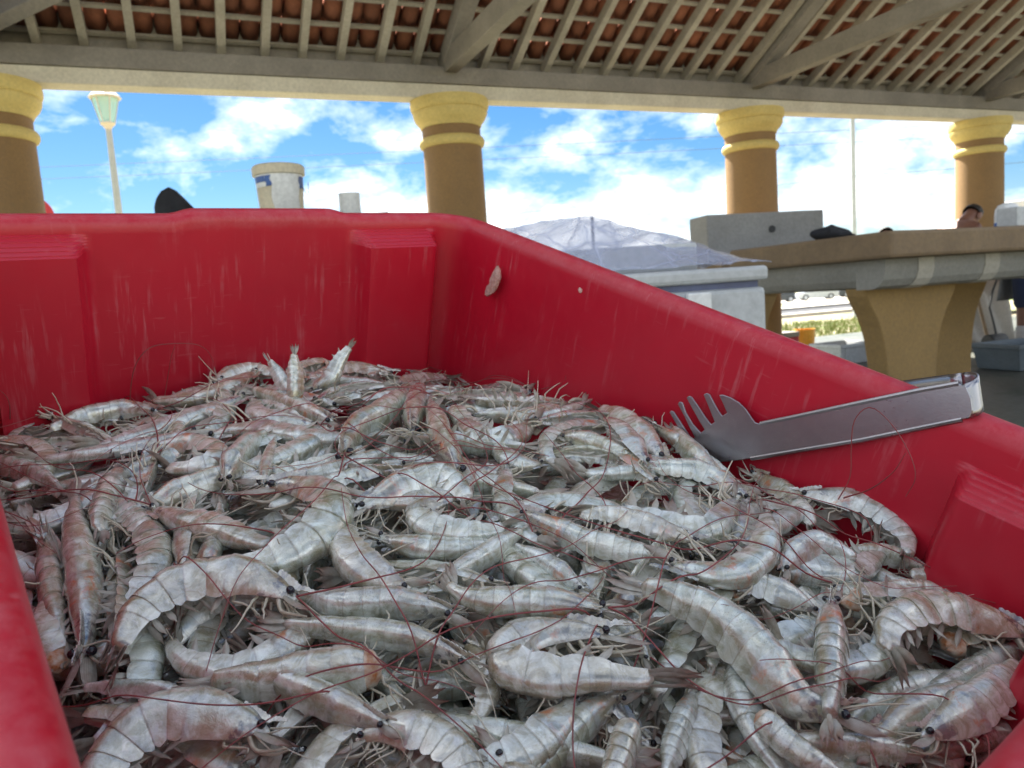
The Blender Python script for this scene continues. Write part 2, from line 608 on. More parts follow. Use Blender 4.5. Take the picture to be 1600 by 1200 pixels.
m = MB()
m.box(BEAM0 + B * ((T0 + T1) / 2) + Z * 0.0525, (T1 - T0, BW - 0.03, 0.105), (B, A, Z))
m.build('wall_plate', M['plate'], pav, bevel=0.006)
m = MB()
m.box(BEAM0 + B * ((T0 + T1) / 2) + Z * (0.107 + (BH - 0.107) / 2), (T1 - T0, BW, BH - 0.107), (B, A, Z))
m.build('eave_beam', M['timber'], pav, bevel=0.006)
m = MB()
m.box(BEAM0 + B * ((T0 + T1) / 2) + Z * (BH + 0.15) + A * (BW / 2 - 0.025), (T1 - T0, 0.05, 0.298), (B, A, Z))
m.build('eave_light_stop', M['timber'], pav)  # board added to stop daylight leaking in through the open tile ends

PITCH = math.radians(28.4)
U = (-A * math.cos(PITCH) + Z * math.sin(PITCH))        # up the slope, inwards
NR = U.cross(B).normalized()
if NR.z < 0:
    NR = -NR
SL = 3.7                                                # slope length
R0 = BEAM0 + Z * (BH + 0.04) + A * (BW / 2 - 0.06)     # rafter axis at the outside of the beam

raf_px = [862, 910, 955, 1000, 1042, 1085]
raf_ts = [along(px, BEAM0 + Z * BH - A * (BW / 2), B) for px in raf_px]
raf_step = (raf_ts[-1] - raf_ts[0]) / 5
print('rafter step', round(raf_step, 3))
rr = random.Random(11)
k0 = int((T0 - raf_ts[0]) / raf_step) + 1
k1 = int((T1 - raf_ts[0]) / raf_step)
for k in range(k0, k1):
    t_ = raf_ts[0] + k * raf_step + rr.uniform(-0.012, 0.012)
    if min(abs(t_ - c) for c in col_t) < 0.07:
        continue
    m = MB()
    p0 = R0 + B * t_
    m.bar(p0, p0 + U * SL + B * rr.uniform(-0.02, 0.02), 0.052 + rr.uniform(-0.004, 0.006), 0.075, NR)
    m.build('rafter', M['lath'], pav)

BAT = 0.225
nb = int(SL / BAT)
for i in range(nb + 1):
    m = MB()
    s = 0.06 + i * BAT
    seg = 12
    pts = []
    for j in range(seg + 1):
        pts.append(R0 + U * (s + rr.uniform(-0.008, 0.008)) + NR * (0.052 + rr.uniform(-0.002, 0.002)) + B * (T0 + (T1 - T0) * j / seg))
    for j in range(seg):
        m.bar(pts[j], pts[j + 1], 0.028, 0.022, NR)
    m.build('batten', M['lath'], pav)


# tiles: channels (hollow side up) between covers (hollow side down)
def tile_mesh(name, r0, r1, L, up):
    m = MB()
    n = 8
    vs_ = []
    for (y, r) in ((0, r0), (L, r1)):
        for th in (0.0, 0.011):
            for j in range(n + 1):
                a_ = PI * j / n
                vs_.append(((r - th) * math.cos(a_), y, up * (r - th) * math.sin(a_)))
    q = n + 1
    fs = []
    for j in range(n):
        fs.append((j, j + 1, 2 * q + j + 1, 2 * q + j))
        fs.append((q + j, 3 * q + j, 3 * q + j + 1, q + j + 1))
        fs.append((j, q + j, q + j + 1, j + 1))
        fs.append((2 * q + j, 2 * q + j + 1, 3 * q + j + 1, 3 * q + j))
    fs += [(0, 2 * q, 3 * q, q), (n, q + n, 3 * q + n, 2 * q + n)]
    m.add(vs_, fs)
    return m


TP = raf_step / 2
chan = tile_mesh('channel', TP * 0.50, TP * 0.43, BAT + 0.075, -1)
chan_me = chan.mesh('roof_tile', M['tile'], smooth=True)
tile_ax = Matrix((B, U, NR)).transposed()
spots = []
nt_ = int((T1 - T0) / TP)
for i in range(nb):
    for j in range(nt_):
        t_ = raf_ts[0] + TP / 2 + (int((T0 - raf_ts[0]) / TP) + j) * TP
        p = R0 + U * (0.06 + i * BAT - 0.03) + B * (t_ + rr.uniform(-.006, .006)) + NR * (0.066 + TP * 0.5 + 0.012 + rr.uniform(-.003, .004))
        x, y, d = proj(p + U * BAT * 0.5)
        seen = d > 0.3 and -60 < x < 1660 and y > -60
        rot = Matrix.Rotation(rr.uniform(-.03, .03), 3, 'Z') @ Matrix.Rotation(0.045 + rr.uniform(-.01, .01), 3, 'X')
        spots.append((0 if seen else 1, (p - EYE).length, p, tile_ax @ rot))
spots.sort(key=lambda q: (q[0], q[1]))
rest = MB()
for k, (s_, d_, p, mx) in enumerate(spots):
    if k < 290:
        o = bpy.data.objects.new('roof_tile', chan_me)
        COL.objects.link(o)
        o.parent = pav
        o.matrix_local = Matrix.Translation(p - Vector(pav['o0'])) @ mx.to_4x4()
    else:
        rest.add([p + mx @ v for v in chan.v], chan.f)
tag(rest.build('roof_tile_field', M['tile'], pav, smooth=True), kind='stuff')
cover = tile_mesh('cover', TP * 0.52, TP * 0.45, BAT + 0.075, 1)
cov = MB()
for i in range(nb):
    for j in range(nt_):
        t_ = raf_ts[0] + (int((T0 - raf_ts[0]) / TP) + j) * TP
        p = R0 + U * (0.06 + i * BAT - 0.03) + B * (t_ + rr.uniform(-.006, .006)) + NR * (0.066 + TP * 0.42 + rr.uniform(0, .004))
        mx = tile_ax @ Matrix.Rotation(0.03, 3, 'X')
        cov.add([p + mx @ v for v in cover.v], cover.f)
tag(cov.build('cover_tile_field', M['tile'], pav, smooth=True), kind='stuff')

# trusses at the columns: tie beam across, principal rafter under the slope, struts
RIDGE_IN = SL * math.cos(PITCH)
for t_ in col_t + [col_t[3] + step_t]:
    c = BEAM0 + B * t_ + Z * BH
    m = MB()
    m.bar(c + A * 0.10 + Z * 0.03, c - A * 3.2 + Z * 0.03, 0.105, 0.15)
    m.build('tie_beam', M['timber'], pav, bevel=0.006)
    m = MB()
    p0 = R0 + B * t_ - NR * 0.03 + U * 0.12
    m.bar(p0, p0 + U * (SL - 0.15), 0.12, 0.13, NR)
    m.build('principal_rafter', M['timber'], pav, bevel=0.006)
    m = MB()
    m.bar(c - A * 2.0 + Z * 0.11, c - A * 2.0 + Z * 1.04, 0.09, 0.10, B)
    m.build('king_post', M['timber'], pav, bevel=0.006)
# slanting brace from the leftmost column up to the rafters
def on_roof(px, py, off):
    d = cw((px - 800, py - 600, FPX))
    k = (R0 + NR * off - EYE).dot(NR) / d.dot(NR)
    return EYE + d * k


br0_ = BEAM0 + B * (col_t[0] - 0.08) + Z * (BH + 0.02) - A * 0.12
br1_ = on_roof(104, -28, -0.10)
m = MB()
m.bar(br0_, br1_ + (br1_ - br0_) * 0.05, 0.09, 0.13, NR)
m.build('brace', M['timber'], pav, bevel=0.006)
m = MB()
rp = R0 + U * SL
m.bar(rp + B * T0, rp + B * T1, 0.10, 0.16)
m.build('ridge_beam', M['timber'], pav, bevel=0.006)
for t_ in (col_t[0], col_t[2], col_t[3] + step_t):      # inner posts that carry the ridge, behind the photographer
    c = rp + B * t_
    c = Vector((c.x, c.y, 0))
    if abs(c.dot(B)) < 0.7:
        continue
    m = MB()
    m.bar(c - Z * 0.02, c + Z * (rp.z - 0.06), 0.14, 0.14, B)
    m.build('ridge_post', M['timber'], pav)

# ------------------------------------------------------------------ street lamp, poles, cables, sign
lp = W(170, 205, 12.0)
lamp = thing('street_lamp', (lp.x, lp.y, 0), 'tall street lamp with a greenish glass lantern on a slim pale post', 'street lamp')
gz = ground_z(lp.dot(A)) - 0.1
m = MB()
m.lathe((lp.x, lp.y, 0), [(0.10, gz), (0.10, gz + 0.5), (0.075, gz + 0.6), (0.062, 1.6), (0.045, lp.z + 0.02)], 16)
m.build('post', M['post'], lamp, smooth=True)
m = MB()
m.lathe(lp, [(0.045, -0.02), (0.05, 0.03), (0.085, 0.08), (0.125, 0.11), (0.125, 0.125), (0.10, 0.13)], 6)
m.build('lantern_base', M['lampmetal'], lamp)
l6 = [Vector((math.cos(PI / 3 * i + .3), math.sin(PI / 3 * i + .3), 0)) for i in range(6)]
for i in range(6):
    j = (i + 1) % 6
    m = MB()
    a0, a1 = lp + l6[i] * 0.105 + Z * 0.13, lp + l6[j] * 0.105 + Z * 0.13
    b0, b1 = lp + l6[i] * 0.195 + Z * 0.50, lp + l6[j] * 0.195 + Z * 0.50
    n_ = (l6[i] + l6[j]) * -0.004
    m.add([a0, a1, b1, b0, a0 + n_, a1 + n_, b1 + n_, b0 + n_], [(0, 1, 2, 3), (7, 6, 5, 4), (0, 4, 5, 1), (1, 5, 6, 2), (2, 6, 7, 3), (3, 7, 4, 0)])
    m.build('glass_pane', M['lampglass'], lamp)
    m = MB()
    m.bar(a0, b0, 0.014, 0.014, l6[i])
    m.build('lantern_bar', M['lampmetal'], lamp)
m = MB()
m.lathe(lp, [(0.235, 0.495), (0.24, 0.515), (0.17, 0.585), (0.135, 0.60), (0.12, 0.66), (0.06, 0.71), (0.02, 0.74), (0.015, 0.80)], 12)
m.build('lantern_roof', M['lampmetal'], lamp)
m = MB()
m.lathe(lp, [(0.03, 0.14), (0.035, 0.2), (0.07, 0.28), (0.075, 0.36), (0.05, 0.42), (0.02, 0.44)], 12)
m.build('bulb', M['white'], lamp, smooth=True)

pp = W(1334, 300, 19)
pg = ground_z(pp.dot(A))
m = MB()
m.lathe((pp.x, pp.y, 0), [(0.06, pg - 0.3), (0.055, 3), (0.045, 9.0)], 12)
o = m.build('utility_pole', M['post'], smooth=True, origin=(pp.x, pp.y, 0))
tag(o, 'slim grey utility pole standing between the third and fourth columns', 'pole')


def cable(p0, p1, sag, r, label):
    pts = []
    for i in range(25):
        k = i / 24
        pts.append(p0.lerp(p1, k) - Z * sag * 4 * k * (1 - k))
    m = MB()
    m.tube(pts, r, 6)
    tag(m.build('overhead_cable', M['cable'], smooth=True), label, 'cable', 'overhead cables crossing the sky')


cable(W(-900, 300, 38), W(2300, 150, 52), 0.3, 0.012, 'upper dark overhead cable of the close pair crossing the sky behind the lamp post')
cable(W(-900, 318, 38), W(2300, 170, 52), 0.3, 0.012, 'lower dark overhead cable of the close pair crossing the sky behind the lamp post')
cable(W(-300, 430, 30), Vector((pp.x, pp.y, W(1334, 276, 19).z)), 0.2, 0.006, 'thin overhead cable rising to the slim utility pole from the left')
cable(Vector((pp.x, pp.y, W(1334, 276, 19).z)), W(2100, 190, 24), 0.15, 0.006, 'thin overhead cable running off to the right from the slim utility pole')

sp_ = W(47, 340, 15)
sign = thing('round_sign', (sp_.x, sp_.y, 0), 'round white road sign with a red rim beside the leftmost column', 'road sign')
m = MB()
ax_s = (B, Z, -A)
m.lathe(sp_, [(0.36, -0.012), (0.43, -0.012), (0.43, 0.004), (0.36, 0.008)], 40, ax_s)
m.build('red_rim', M['redpaint'], sign)
m = MB()
m.lathe(sp_, [(0.36, -0.010), (0.36, 0.006)], 40, ax_s)
m.build('sign_plate', M['white'], sign)
m = MB()
m.tube([Vector((sp_.x, sp_.y, ground_z(sp_.dot(A)) - 0.2)) + A * 0.05, Vector((sp_.x, sp_.y, sp_.z + 0.3)) + A * 0.05], 0.035, 10)
m.build('sign_post', M['post'], sign)

# ------------------------------------------------------------------ counter, bucket, tin and cap behind the crate
bk = W(443, 350, 4.4)
ct = thing('fish_counter', (bk.x, bk.y, 0), 'tall narrow concrete counter behind the red crate carrying the bucket and the tin', 'counter')
cax = cw((1, 0, 0))
cax.z = 0
cax.normalize()
cay = Z.cross(cax)
mid_ = W(415, 350, 4.4)
m = MB()
m.box(Vector((mid_.x, mid_.y, bk.z - 0.035)), (1.5, 0.5, 0.07), (cax, cay, Z))
m.build('counter_top', M['concrete'], ct, bevel=0.006)
for sx in (-0.55, 0.55):
    m = MB()
    m.box(Vector((mid_.x, mid_.y, (bk.z - 0.072) / 2)) + cax * sx, (0.16, 0.4, bk.z - 0.072), (cax, cay, Z))
    m.build('leg', M['concrete'], ct)
zc = bk.z
bucket = thing('lidded_bucket', bk, 'white plastic bucket with cream lid and torn blue label, behind the red crate', 'bucket')
m = MB()
m.lathe(bk, [(0.112, 0.002), (0.118, 0.01), (0.133, 0.262), (0.133, 0.27)], 40)
m.build('bucket_body', M['white'], bucket, smooth=True)
m = MB()
m.lathe(bk, [(0.137, 0.268), (0.146, 0.27), (0.1475, 0.30), (0.145, 0.317), (0.136, 0.325), (0.05, 0.328)], 40)
m.build('bucket_lid', M['cream'], bucket, smooth=True)
camdir = (EYE - bk)
a_cam = math.atan2(camdir.y, camdir.x)


def label_patch(parent, a0, a1, h0, h1, mat, name):
    m = MB()

    def fn(u, v):
        h = h0 + (h1 - h0) * v
        r = 0.118 + (0.133 - 0.118) * (h - 0.01) / 0.252 + 0.0016
        a_ = a_cam + a0 + (a1 - a0) * u + 0.05 * math.sin(v * 7)
        return bk + Vector((r * math.cos(a_), r * math.sin(a_), h))
    m.grid(fn, 10, 6)
    o = m.build(name, mat, parent, smooth=True)
    sol = o.modifiers.new('thickness', 'SOLIDIFY')
    sol.thickness = 0.001
    return o


label_patch(bucket, 0.95, 1.5, 0.19, 0.255, M['blue'], 'blue_label')
label_patch(bucket, 0.95, 1.5, 0.03, 0.189, M['cream'], 'paper_label')
label_patch(bucket, -0.62, -0.36, 0.20, 0.258, M['blue'], 'blue_label')
label_patch(bucket, -1.35, -0.63, 0.225, 0.258, M['blue'], 'blue_label')
label_patch(bucket, -1.35, -0.36, 0.03, 0.199, M['cream'], 'paper_label')
m = MB()
hp = []
for i in range(21):
    a_ = -1.0 + i * 2.0 / 20
    hp.append(bk + cax * (0.137 + 0.018 * math.cos(a_ * 1.5)) + cay * (0.10 * a_) + Z * (0.25 - 0.10 * math.cos(a_ * 1.5)))
m.tube(hp, 0.0022, 6)
m.build('handle', M['steel'], bucket, smooth=True)

tp_ = W(549, 345, 4.4)
tp_.z = zc
tin = thing('metal_tin', tp_, 'small plain pale tin to the right of the lidded bucket', 'tin')
m = MB()
th_ = W(549, 303, 4.4).z - zc
m.lathe(tp_, [(0.058, 0.002), (0.060, 0.006), (0.060, th_ - 0.008), (0.0615, th_ - 0.004), (0.0615, th_), (0.055, th_), (0.055, th_ - 0.006)], 32)
m.build('tin_body', M['white'], tin, smooth=True)
m = MB()
m.lathe(tp_, [(0.0545, th_ - 0.005), (0.053, th_ - 0.003)], 32)
m.build('tin_top', M['post'], tin)

cp_ = W(279, 345, 4.4)
cp_.z = zc
capt = thing('black_cloth_bag', cp_, 'black crumpled cloth bag with a pointed top behind the red crate', 'bag')
top_ = W(272, 293, 4.4)
hb = top_.z - zc
m = MB()


def bagfn(u, v):
    a_ = 2 * PI * u
    prof = [(0.11, 0), (0.115, 0.2), (0.098, 0.5), (0.070, 0.75), (0.040, 0.92), (0.004, 1.0)]
    k = v * 5
    i = min(int(k), 4)
    f_ = k - i
    r = prof[i][0] * (1 - f_) + prof[i + 1][0] * f_
    h = prof[i][1] * (1 - f_) + prof[i + 1][1] * f_
    r *= 1 + 0.16 * math.sin(3 * a_ + 4 * h) + 0.07 * math.sin(7 * a_)
    off = cax * (-0.035 * h)
    return cp_ + off + cax * (r * math.cos(a_)) + cay * (0.8 * r * math.sin(a_)) + Z * (h * hb)


m.grid(bagfn, 32, 14)
m.build('bag_cloth', M['black'], capt, smooth=True)

# ------------------------------------------------------------------ white ice chest with clear plastic over it
cr_ = W(1197, 436, 1.9)
hx = Vector((math.sin(math.radians(84)), math.cos(math.radians(84)), 0))
hy = Vector((-hx.y, hx.x, 0))
chest = thing('ice_chest', (cr_.x, cr_.y, 0), 'large white ice chest with a thick lid standing behind the red crate', 'ice chest')
ctop = W(1197, 447, 1.9).z
CWD, CDP = 1.15, 0.55
cc_ = Vector((cr_.x, cr_.y, 0)) - hx * (CWD / 2) + hy * (CDP / 2)
m = MB()
m.box(cc_ + Z * (ctop / 2), (CWD, CDP, ctop), (hx, hy, Z))
m.build('chest_body', M['white_box'], chest, bevel=0.012)
m = MB()
m.box(cc_ + Z * (ctop + 0.008), (CWD - 0.03, CDP - 0.03, 0.016), (hx, hy, Z))
m.build('seal', M['seam'], chest)
m = MB()
ltop = W(1197, 414, 1.9).z
m.box(cc_ + Z * ((ctop + 0.016 + ltop) / 2), (CWD + 0.012, CDP + 0.012, ltop - ctop - 0.016), (hx, hy, Z))
m.build('lid', M['white_box'], chest, bevel=0.01)
m = MB()
m.box(Vector((cr_.x, cr_.y, ctop - 0.06)) - hx * 0.18 - hy * 0.012, (0.06, 0.022, 0.11), (hx, hy, Z))
m.build('latch', M['white'], chest, bevel=0.004)

b1 = W(1090, 405, 2.12)
blk = W(1090, 378, 2.12).z
m = MB()
bw_ = 0.42
m.box(Vector((b1.x, b1.y, (ltop + blk) / 2)) - hx * (bw_ / 2) + hy * 0.09, (bw_, 0.18, blk - ltop - 0.002), (hx, hy, Z))
o = m.build('foam_box', M['white_box'], bevel=0.006, origin=(b1.x, b1.y, ltop))
tag(o, 'long low white foam box lying on the ice chest lid under clear plastic', 'box')
m = MB()
pk0, pk1 = W(929, 392, 2.2), W(925, 339, 2.2)
m.tube([Vector((pk1.x, pk1.y, ltop + 0.001)), pk1], 0.005, 8)
o = m.build('prop_stick', M['timber'], origin=(pk1.x, pk1.y, ltop))
tag(o, 'thin upright stick holding the clear plastic sheet up over the chest', 'stick')

ridge_px = [(705, 372), (775, 358), (845, 347), (925, 339), (1010, 360), (1075, 376), (1110, 390), (1140, 408)]
m = MB()


def sheetfn(u, v):
    k = u * (len(ridge_px) - 1)
    i = min(int(k), len(ridge_px) - 2)
    f_ = k - i
    x = ridge_px[i][0] * (1 - f_) + ridge_px[i + 1][0] * f_
    y = ridge_px[i][1] * (1 - f_) + ridge_px[i + 1][1] * f_
    r = W(x, y, 2.2)
    w_ = v * 2 - 1
    hgt = max(r.z - ltop - 0.006, 0.002)
    sagp = (1 - abs(w_)) ** 1.15
    p = r + hy * (w_ * 0.27)
    wr = 0.010 * noise.noise(Vector((u * 9, v * 5, 1.3))) + 0.006 * noise.noise(Vector((u * 22, v * 12, 4)))
    p.z = ltop + 0.006 + hgt * sagp + (wr + 0.006) * min(1, hgt * 30) * (1 - abs(1 - 2 * abs(w_ * .5 + .5)) * 0.3)
    return p


m.grid(sheetfn, 56, 24)
o = m.build('plastic_sheet', M['clear'], smooth=True, origin=pk1)
sol = o.modifiers.new('thickness', 'SOLIDIFY')
sol.thickness = 0.0008
tag(o, 'crumpled clear plastic sheet tented over the white ice chest', 'plastic sheet')


# ------------------------------------------------------------------ concrete fish tables
def fish_table(corner, length, width, ztop, label, xd, yd, ped_at):
    """corner: near left corner at floor level; xd along the front, yd to the back"""
    tb = thing('fish_table', corner, label, 'table')
    c = Vector((corner.x, corner.y, 0))
    m = MB()
    th = 0.115
    m.box(c + xd * (length / 2) + yd * (width / 2) + Z * (ztop - th / 2), (length, width, th), (xd, yd, Z))
    m.build('table_slab', M['slab'], tb, bevel=0.015)
    # edge beams with a rounded lower face
    def edge(p0, p1, inward, mat, name):
        d = (p1 - p0).normalized()
        poly = [(0, 0), (0, -0.05), (0.012, -0.09), (0.035, -0.118), (0.07, -0.13), (0.16, -0.13), (0.16, 0)]
        m = MB()
        m.prism([p0 + inward * a_ + Z * h for a_, h in poly], p1 - p0)
        return m.build(name, mat, tb)
    zt = ztop - th - 0.002
    f0 = c + yd * 0.10 + xd * 0.08 + Z * zt
    edge(f0, f0 + xd * (length - 0.16), yd, M['beamgrey'], 'edge_beam')
    s0 = c + xd * 0.085 + yd * (0.262) + Z * zt
    edge(s0, c + xd * 0.085 + yd * (width - 0.08) + Z * zt, xd, M['beamgrey'], 'edge_beam')
    for q in (0.28, 0.72, 1.2, 1.7, 2.2):
        if q + 0.2 > length - 0.1:
            break
        poly = [(-0.004, 0.001), (-0.004, -0.052), (0.009, -0.093), (0.033, -0.122), (0.07, -0.134), (0.15, -0.134), (0.15, 0.001)]
        m = MB()
        p0 = c + yd * 0.10 + xd * q + Z * (zt - 0.0005)
        m.prism([p0 + yd * a_ + Z * h for a_, h in poly], xd * 0.10)
        m.build('pale_band', M['band'], tb)
    for (px_, py_) in ped_at:
        prof = [(0.30, 0.0), (0.293, -0.03), (0.268, -0.075), (0.238, -0.12), (0.208, -0.18), (0.186, -0.25), (0.171, -0.33), (0.160, -0.44), (0.156, -(zt - 0.131))]
        zt2 = zt - 0.131
        L_, Rr = [], []
        for w_, h in prof:
            L_.append(c + xd * (px_ - w_) + yd * py_ + Z * max(zt2 + h, 0.001))
            Rr.append(c + xd * (px_ + w_) + yd * py_ + Z * max(zt2 + h, 0.001))
        top = [c + xd * (px_ - 0.30) + yd * py_ + Z * (zt - 0.001), c + xd * (px_ + 0.30) + yd * py_ + Z * (zt - 0.001)]
        m = MB()
        m.prism(L_[::-1] + [top[0], top[1]] + Rr if False else [top[0]] + L_ + Rr[::-1] + [top[1]], yd * 0.12)
        m.build('pedestal', M['pedestal'], tb, bevel=0.006)
    return tb


tc0 = W(1392, 360, 3.2)
ZT = tc0.z
tcor = Vector((tc0.x, tc0.y, 0))
fish_table(tcor, 2.6, 1.05, ZT, 'big concrete fish table on mustard pedestals right of the red crate', B, A, [(0.44, 0.262), (2.2, 0.262), (1.36, 0.75)])
fc_ = W(1128, 409, 5.4)
ft = Vector((fc_.x, fc_.y, 0))
fish_table(ft, 2.3, 0.9, fc_.z, 'smaller concrete fish table farther back carrying a grey concrete block', B, A, [(0.38, 0.20), (1.95, 0.20)])

bl0 = W(1112, 405, 5.35)
br0 = W(1295, 405, 5.55)
bx = (br0 - bl0)
bx.z = 0
bwid = bx.length
bx.normalize()
by = Z.cross(bx)
btop = W(1200, 331, 5.45).z
bb = thing('concrete_block', (bl0.x, bl0.y, fc_.z), 'grey concrete block with a small dark hole standing before the third column', 'concrete block')
m = MB()
m.box(Vector((bl0.x, bl0.y, (fc_.z + btop) / 2)) + bx * (bwid / 2) + by * 0.19, (bwid, 0.28, btop - fc_.z), (bx, by, Z))
m.build('block_body', M['concrete'], bb, bevel=0.01)
hp_ = W(1210, 357, 5.45)
m = MB()
hc = Vector((hp_.x, hp_.y, hp_.z))
hc = hc + by * (((Vector((bl0.x, bl0.y, 0)) + by * 0.05) - hc).dot(by) - 0.003)
m.lathe(hc, [(0.020, -0.002), (0.026, 0.0), (0.026, 0.004), (0.018, 0.004)], 16, (bx, Z, -by))
m.build('drain_hole', M['rubber'], bb)

# things on and round the table
kb = W(1302, 366, 3.95)
kb.z = ZT
bag = thing('black_bag', kb, 'limp black bag lying on the left end of the big fish table', 'bag')
m = MB()


def bfn(u, v):
    a_ = 2 * PI * u
    e = PI * v
    r = math.sin(e)
    p = Vector((0.125 * r * math.cos(a_), 0.075 * r * math.sin(a_), 0.032 * (1 - math.cos(e))))
    k = 1 + 0.25 * noise.noise(p * 22)
    return kb + B * (p.x * k) + A * (p.y * k) + Z * (p.z * (k + 0.35 * math.cos(a_ + 2.6)))


m.grid(bfn, 28, 14)
m.build('bag_cloth', M['black'], bag, smooth=True)

jg = W(1574, 350, 3.75)
jg.z = ZT
jug = thing('white_jug', jg, 'rounded white plastic jug with a dark blue band on the big fish table', 'jug')
m = MB()
m.lathe(jg, [(0.048, 0.001), (0.054, 0.008), (0.055, 0.07), (0.052, 0.095), (0.040, 0.115), (0.02, 0.122), (0.018, 0.124)], 24)
m.build('jug_body', M['white'], jug, smooth=True)
m = MB()
m.lathe(jg, [(0.0552, 0.012), (0.0565, 0.014), (0.0565, 0.03), (0.0555, 0.032)], 24)
m.build('blue_band', M['blue'], jug, smooth=True)
jb = W(1573, 352, 3.62)
m = MB()
m.box(Vector((jb.x, jb.y, ZT + 0.046)) + B * 0.12, (0.24, 0.10, 0.09), (B, A, Z))
o = m.build('white_carton', M['white_box'], bevel=0.004, origin=(jb.x, jb.y, ZT))
tag(o, 'plain white carton in front of the white jug on the big fish table', 'carton')


def tapered_bin(name, c, w, d, h, mat, label, cat, xd, yd, flare=1.12, group=None):
    t_ = thing(name, c, label, cat, group)
    m = MB()
    th = 0.012
    lv = [(1.0, 0.0, 0), (flare, h - 0.03, 0), (flare + 0.06, h - 0.03, 0), (flare + 0.06, h, 0)]
    vs_ = []
    for k, z, _ in lv + [(flare - 0.02, h, 0), (0.94, 0.02, 0)]:
        for sx, sy in ((-1, -1), (1, -1), (1, 1), (-1, 1)):
            vs_.append(c + xd * (sx * w / 2 * k) + yd * (sy * d / 2 * k) + Z * z)
    fs = []
    n_ = len(vs_) // 4
    for i in range(n_ - 1):
        for j in range(4):
            fs.append((i * 4 + j, i * 4 + (j + 1) % 4, (i + 1) * 4 + (j + 1) % 4, (i + 1) * 4 + j))
    fs += [(3, 2, 1, 0), tuple(4 * (n_ - 1) + j for j in range(4))]
    m.add(vs_, fs)
    m.build('bin_shell', mat, t_, bevel=0.006)
    for sx in (-0.72, 0.72):
        m = MB()
        m.bar(c + xd * (sx * w / 2) - yd * (d / 2 * 1.01 + 0.004) + Z * 0.012, c + xd * (sx * w / 2 * 1.08) - yd * (d / 2 * flare + 0.004) + Z * (h - 0.033), 0.03, 0.012, yd)
        m.build('rib', mat, t_)
    return t_


gc = W(1602, 578, 5.5)
gc.z = 0.004
gb = tapered_bin('grey_crate', gc, 0.50, 0.34, 0.185, M['greycrate'], 'grey blue plastic crate on the floor in front of the pale boots', 'crate', (B * 0.93 + cax * 0.4).normalized(), Z.cross((B * 0.93 + cax * 0.4).normalized()))
wt = W(1318, 572, 6.55)
wt.z = 0.004
tapered_bin('white_tub', wt, 0.36, 0.30, 0.17, M['white_box'], 'shallow white tub on the floor left of the mustard pedestal', 'tub', B, A)
rb = W(1216, 550, 7.6)
rb.z = 0.004
rbox = thing('red_box', rb, 'red box with a pale grey lid beside the amber bucket', 'box')
m = MB()
m.box(rb + Z * 0.085, (0.30, 0.26, 0.17), (B, A, Z))
m.build('box_body', M['redpaint'], rbox, bevel=0.008)
m = MB()
m.box(rb + Z * 0.195, (0.31, 0.27, 0.05), (B, A, Z))
m.build('lid', M['beamgrey'], rbox, bevel=0.008)
m = MB()
m.box(rb + Z * 0.075 - A * 0.133 - B * 0.04, (0.19, 0.006, 0.11), (B, A, Z))
m.build('panel', M['beamgrey'], rbox)
ab = W(1258, 556, 7.8)
ab.z = 0.004
abk = thing('amber_bucket', ab, 'translucent amber plastic bucket on the floor beside the red box', 'bucket')
m = MB()
m.lathe(ab, [(0.085, 0.0), (0.09, 0.01), (0.10, 0.20), (0.104, 0.205), (0.104, 0.222), (0.095, 0.222), (0.088, 0.03)], 28)
m.build('bucket_body', M['amber'], abk, smooth=True)
m = MB()
m.tube([ab + cax * (0.104 * math.cos(a_)) + cay * (0.03 * math.sin(a_)) + Z * (0.21 - 0.07 * math.sin(a_)) - cay * 0.1 * math.sin(a_) for a_ in np.linspace(0, PI, 15)], 0.003, 6)
m.build('handle', M['white'], abk, smooth=True)
hs = W(1312, 570, 5.6)
hs.z = 0.03
m = MB()
m.tube([hs + B * x + Z * z for x, z in ((-0.25, 0.0), (-0.12, 0.0), (-0.03, 0.012), (0.03, 0.05), (0.05, 0.075))], [0.022, 0.022, 0.022, 0.026, 0.022], 12)
tag(m.build('hose_end', M['rubber'], smooth=True, origin=hs), 'stub of black hose curling up in front of the white tub', 'hose')

# pale tarp, stick and pump behind the table
tpz = [W(1498, 560, 7.4), W(1590, 560, 7.2)]
m = MB()


def tarpfn(u, v):
    p = tpz[0].lerp(tpz[1], u)
    p.z = 0.012 + 0.78 * v
    fold = 0.05 * math.sin(u * 16 + v * 2.0) * (0.4 + v) + 0.05 * noise.noise(Vector((u * 4, v * 3, 2)))
    return p + A * (0.25 * v + fold) - cax * (0.06 * v * v)


m.grid(tarpfn, 30, 16)
o = m.build('tarp', M['tarp'], smooth=True, origin=tpz[0])
sol = o.modifiers.new('thickness', 'SOLIDIFY')
sol.thickness = 0.004
tag(o, 'dirty beige tarp hanging behind the big fish table next to the pale boots', 'tarp')
st = [W(1547, 520, 7.0), W(1521, 440, 7.0)]
st[0].z = 0.004
m = MB()
m.tube([st[0], st[1]], 0.014, 8)
tag(m.build('wooden_stick', M['slab'], origin=st[0]), 'thin wooden stick leaning against the beige tarp', 'stick')
pm = W(1556, 541, 6.6)
pm.z = 0.004
pump = thing('water_pump', pm, 'small black pump with a thin black hose on the floor beside the pale boots', 'pump')
m = MB()
m.lathe(pm + Z * 0.085, [(0.055, -0.11), (0.065, -0.1), (0.065, 0.08), (0.05, 0.10), (0.03, 0.13)], 20, (A, Z, B))
m.build('pump_body', M['rubber'], pump, smooth=True)
m = MB()
m.box(pm + Z * 0.012, (0.22, 0.13, 0.022), (B, A, Z))
m.build('base', M['rubber'], pump)
m = MB()
m.lathe(pm + Z * 0.085 - A * 0.07, [(0.014, 0), (0.018, 0.006), (0.010, 0.012)], 12, (B, Z, -A))
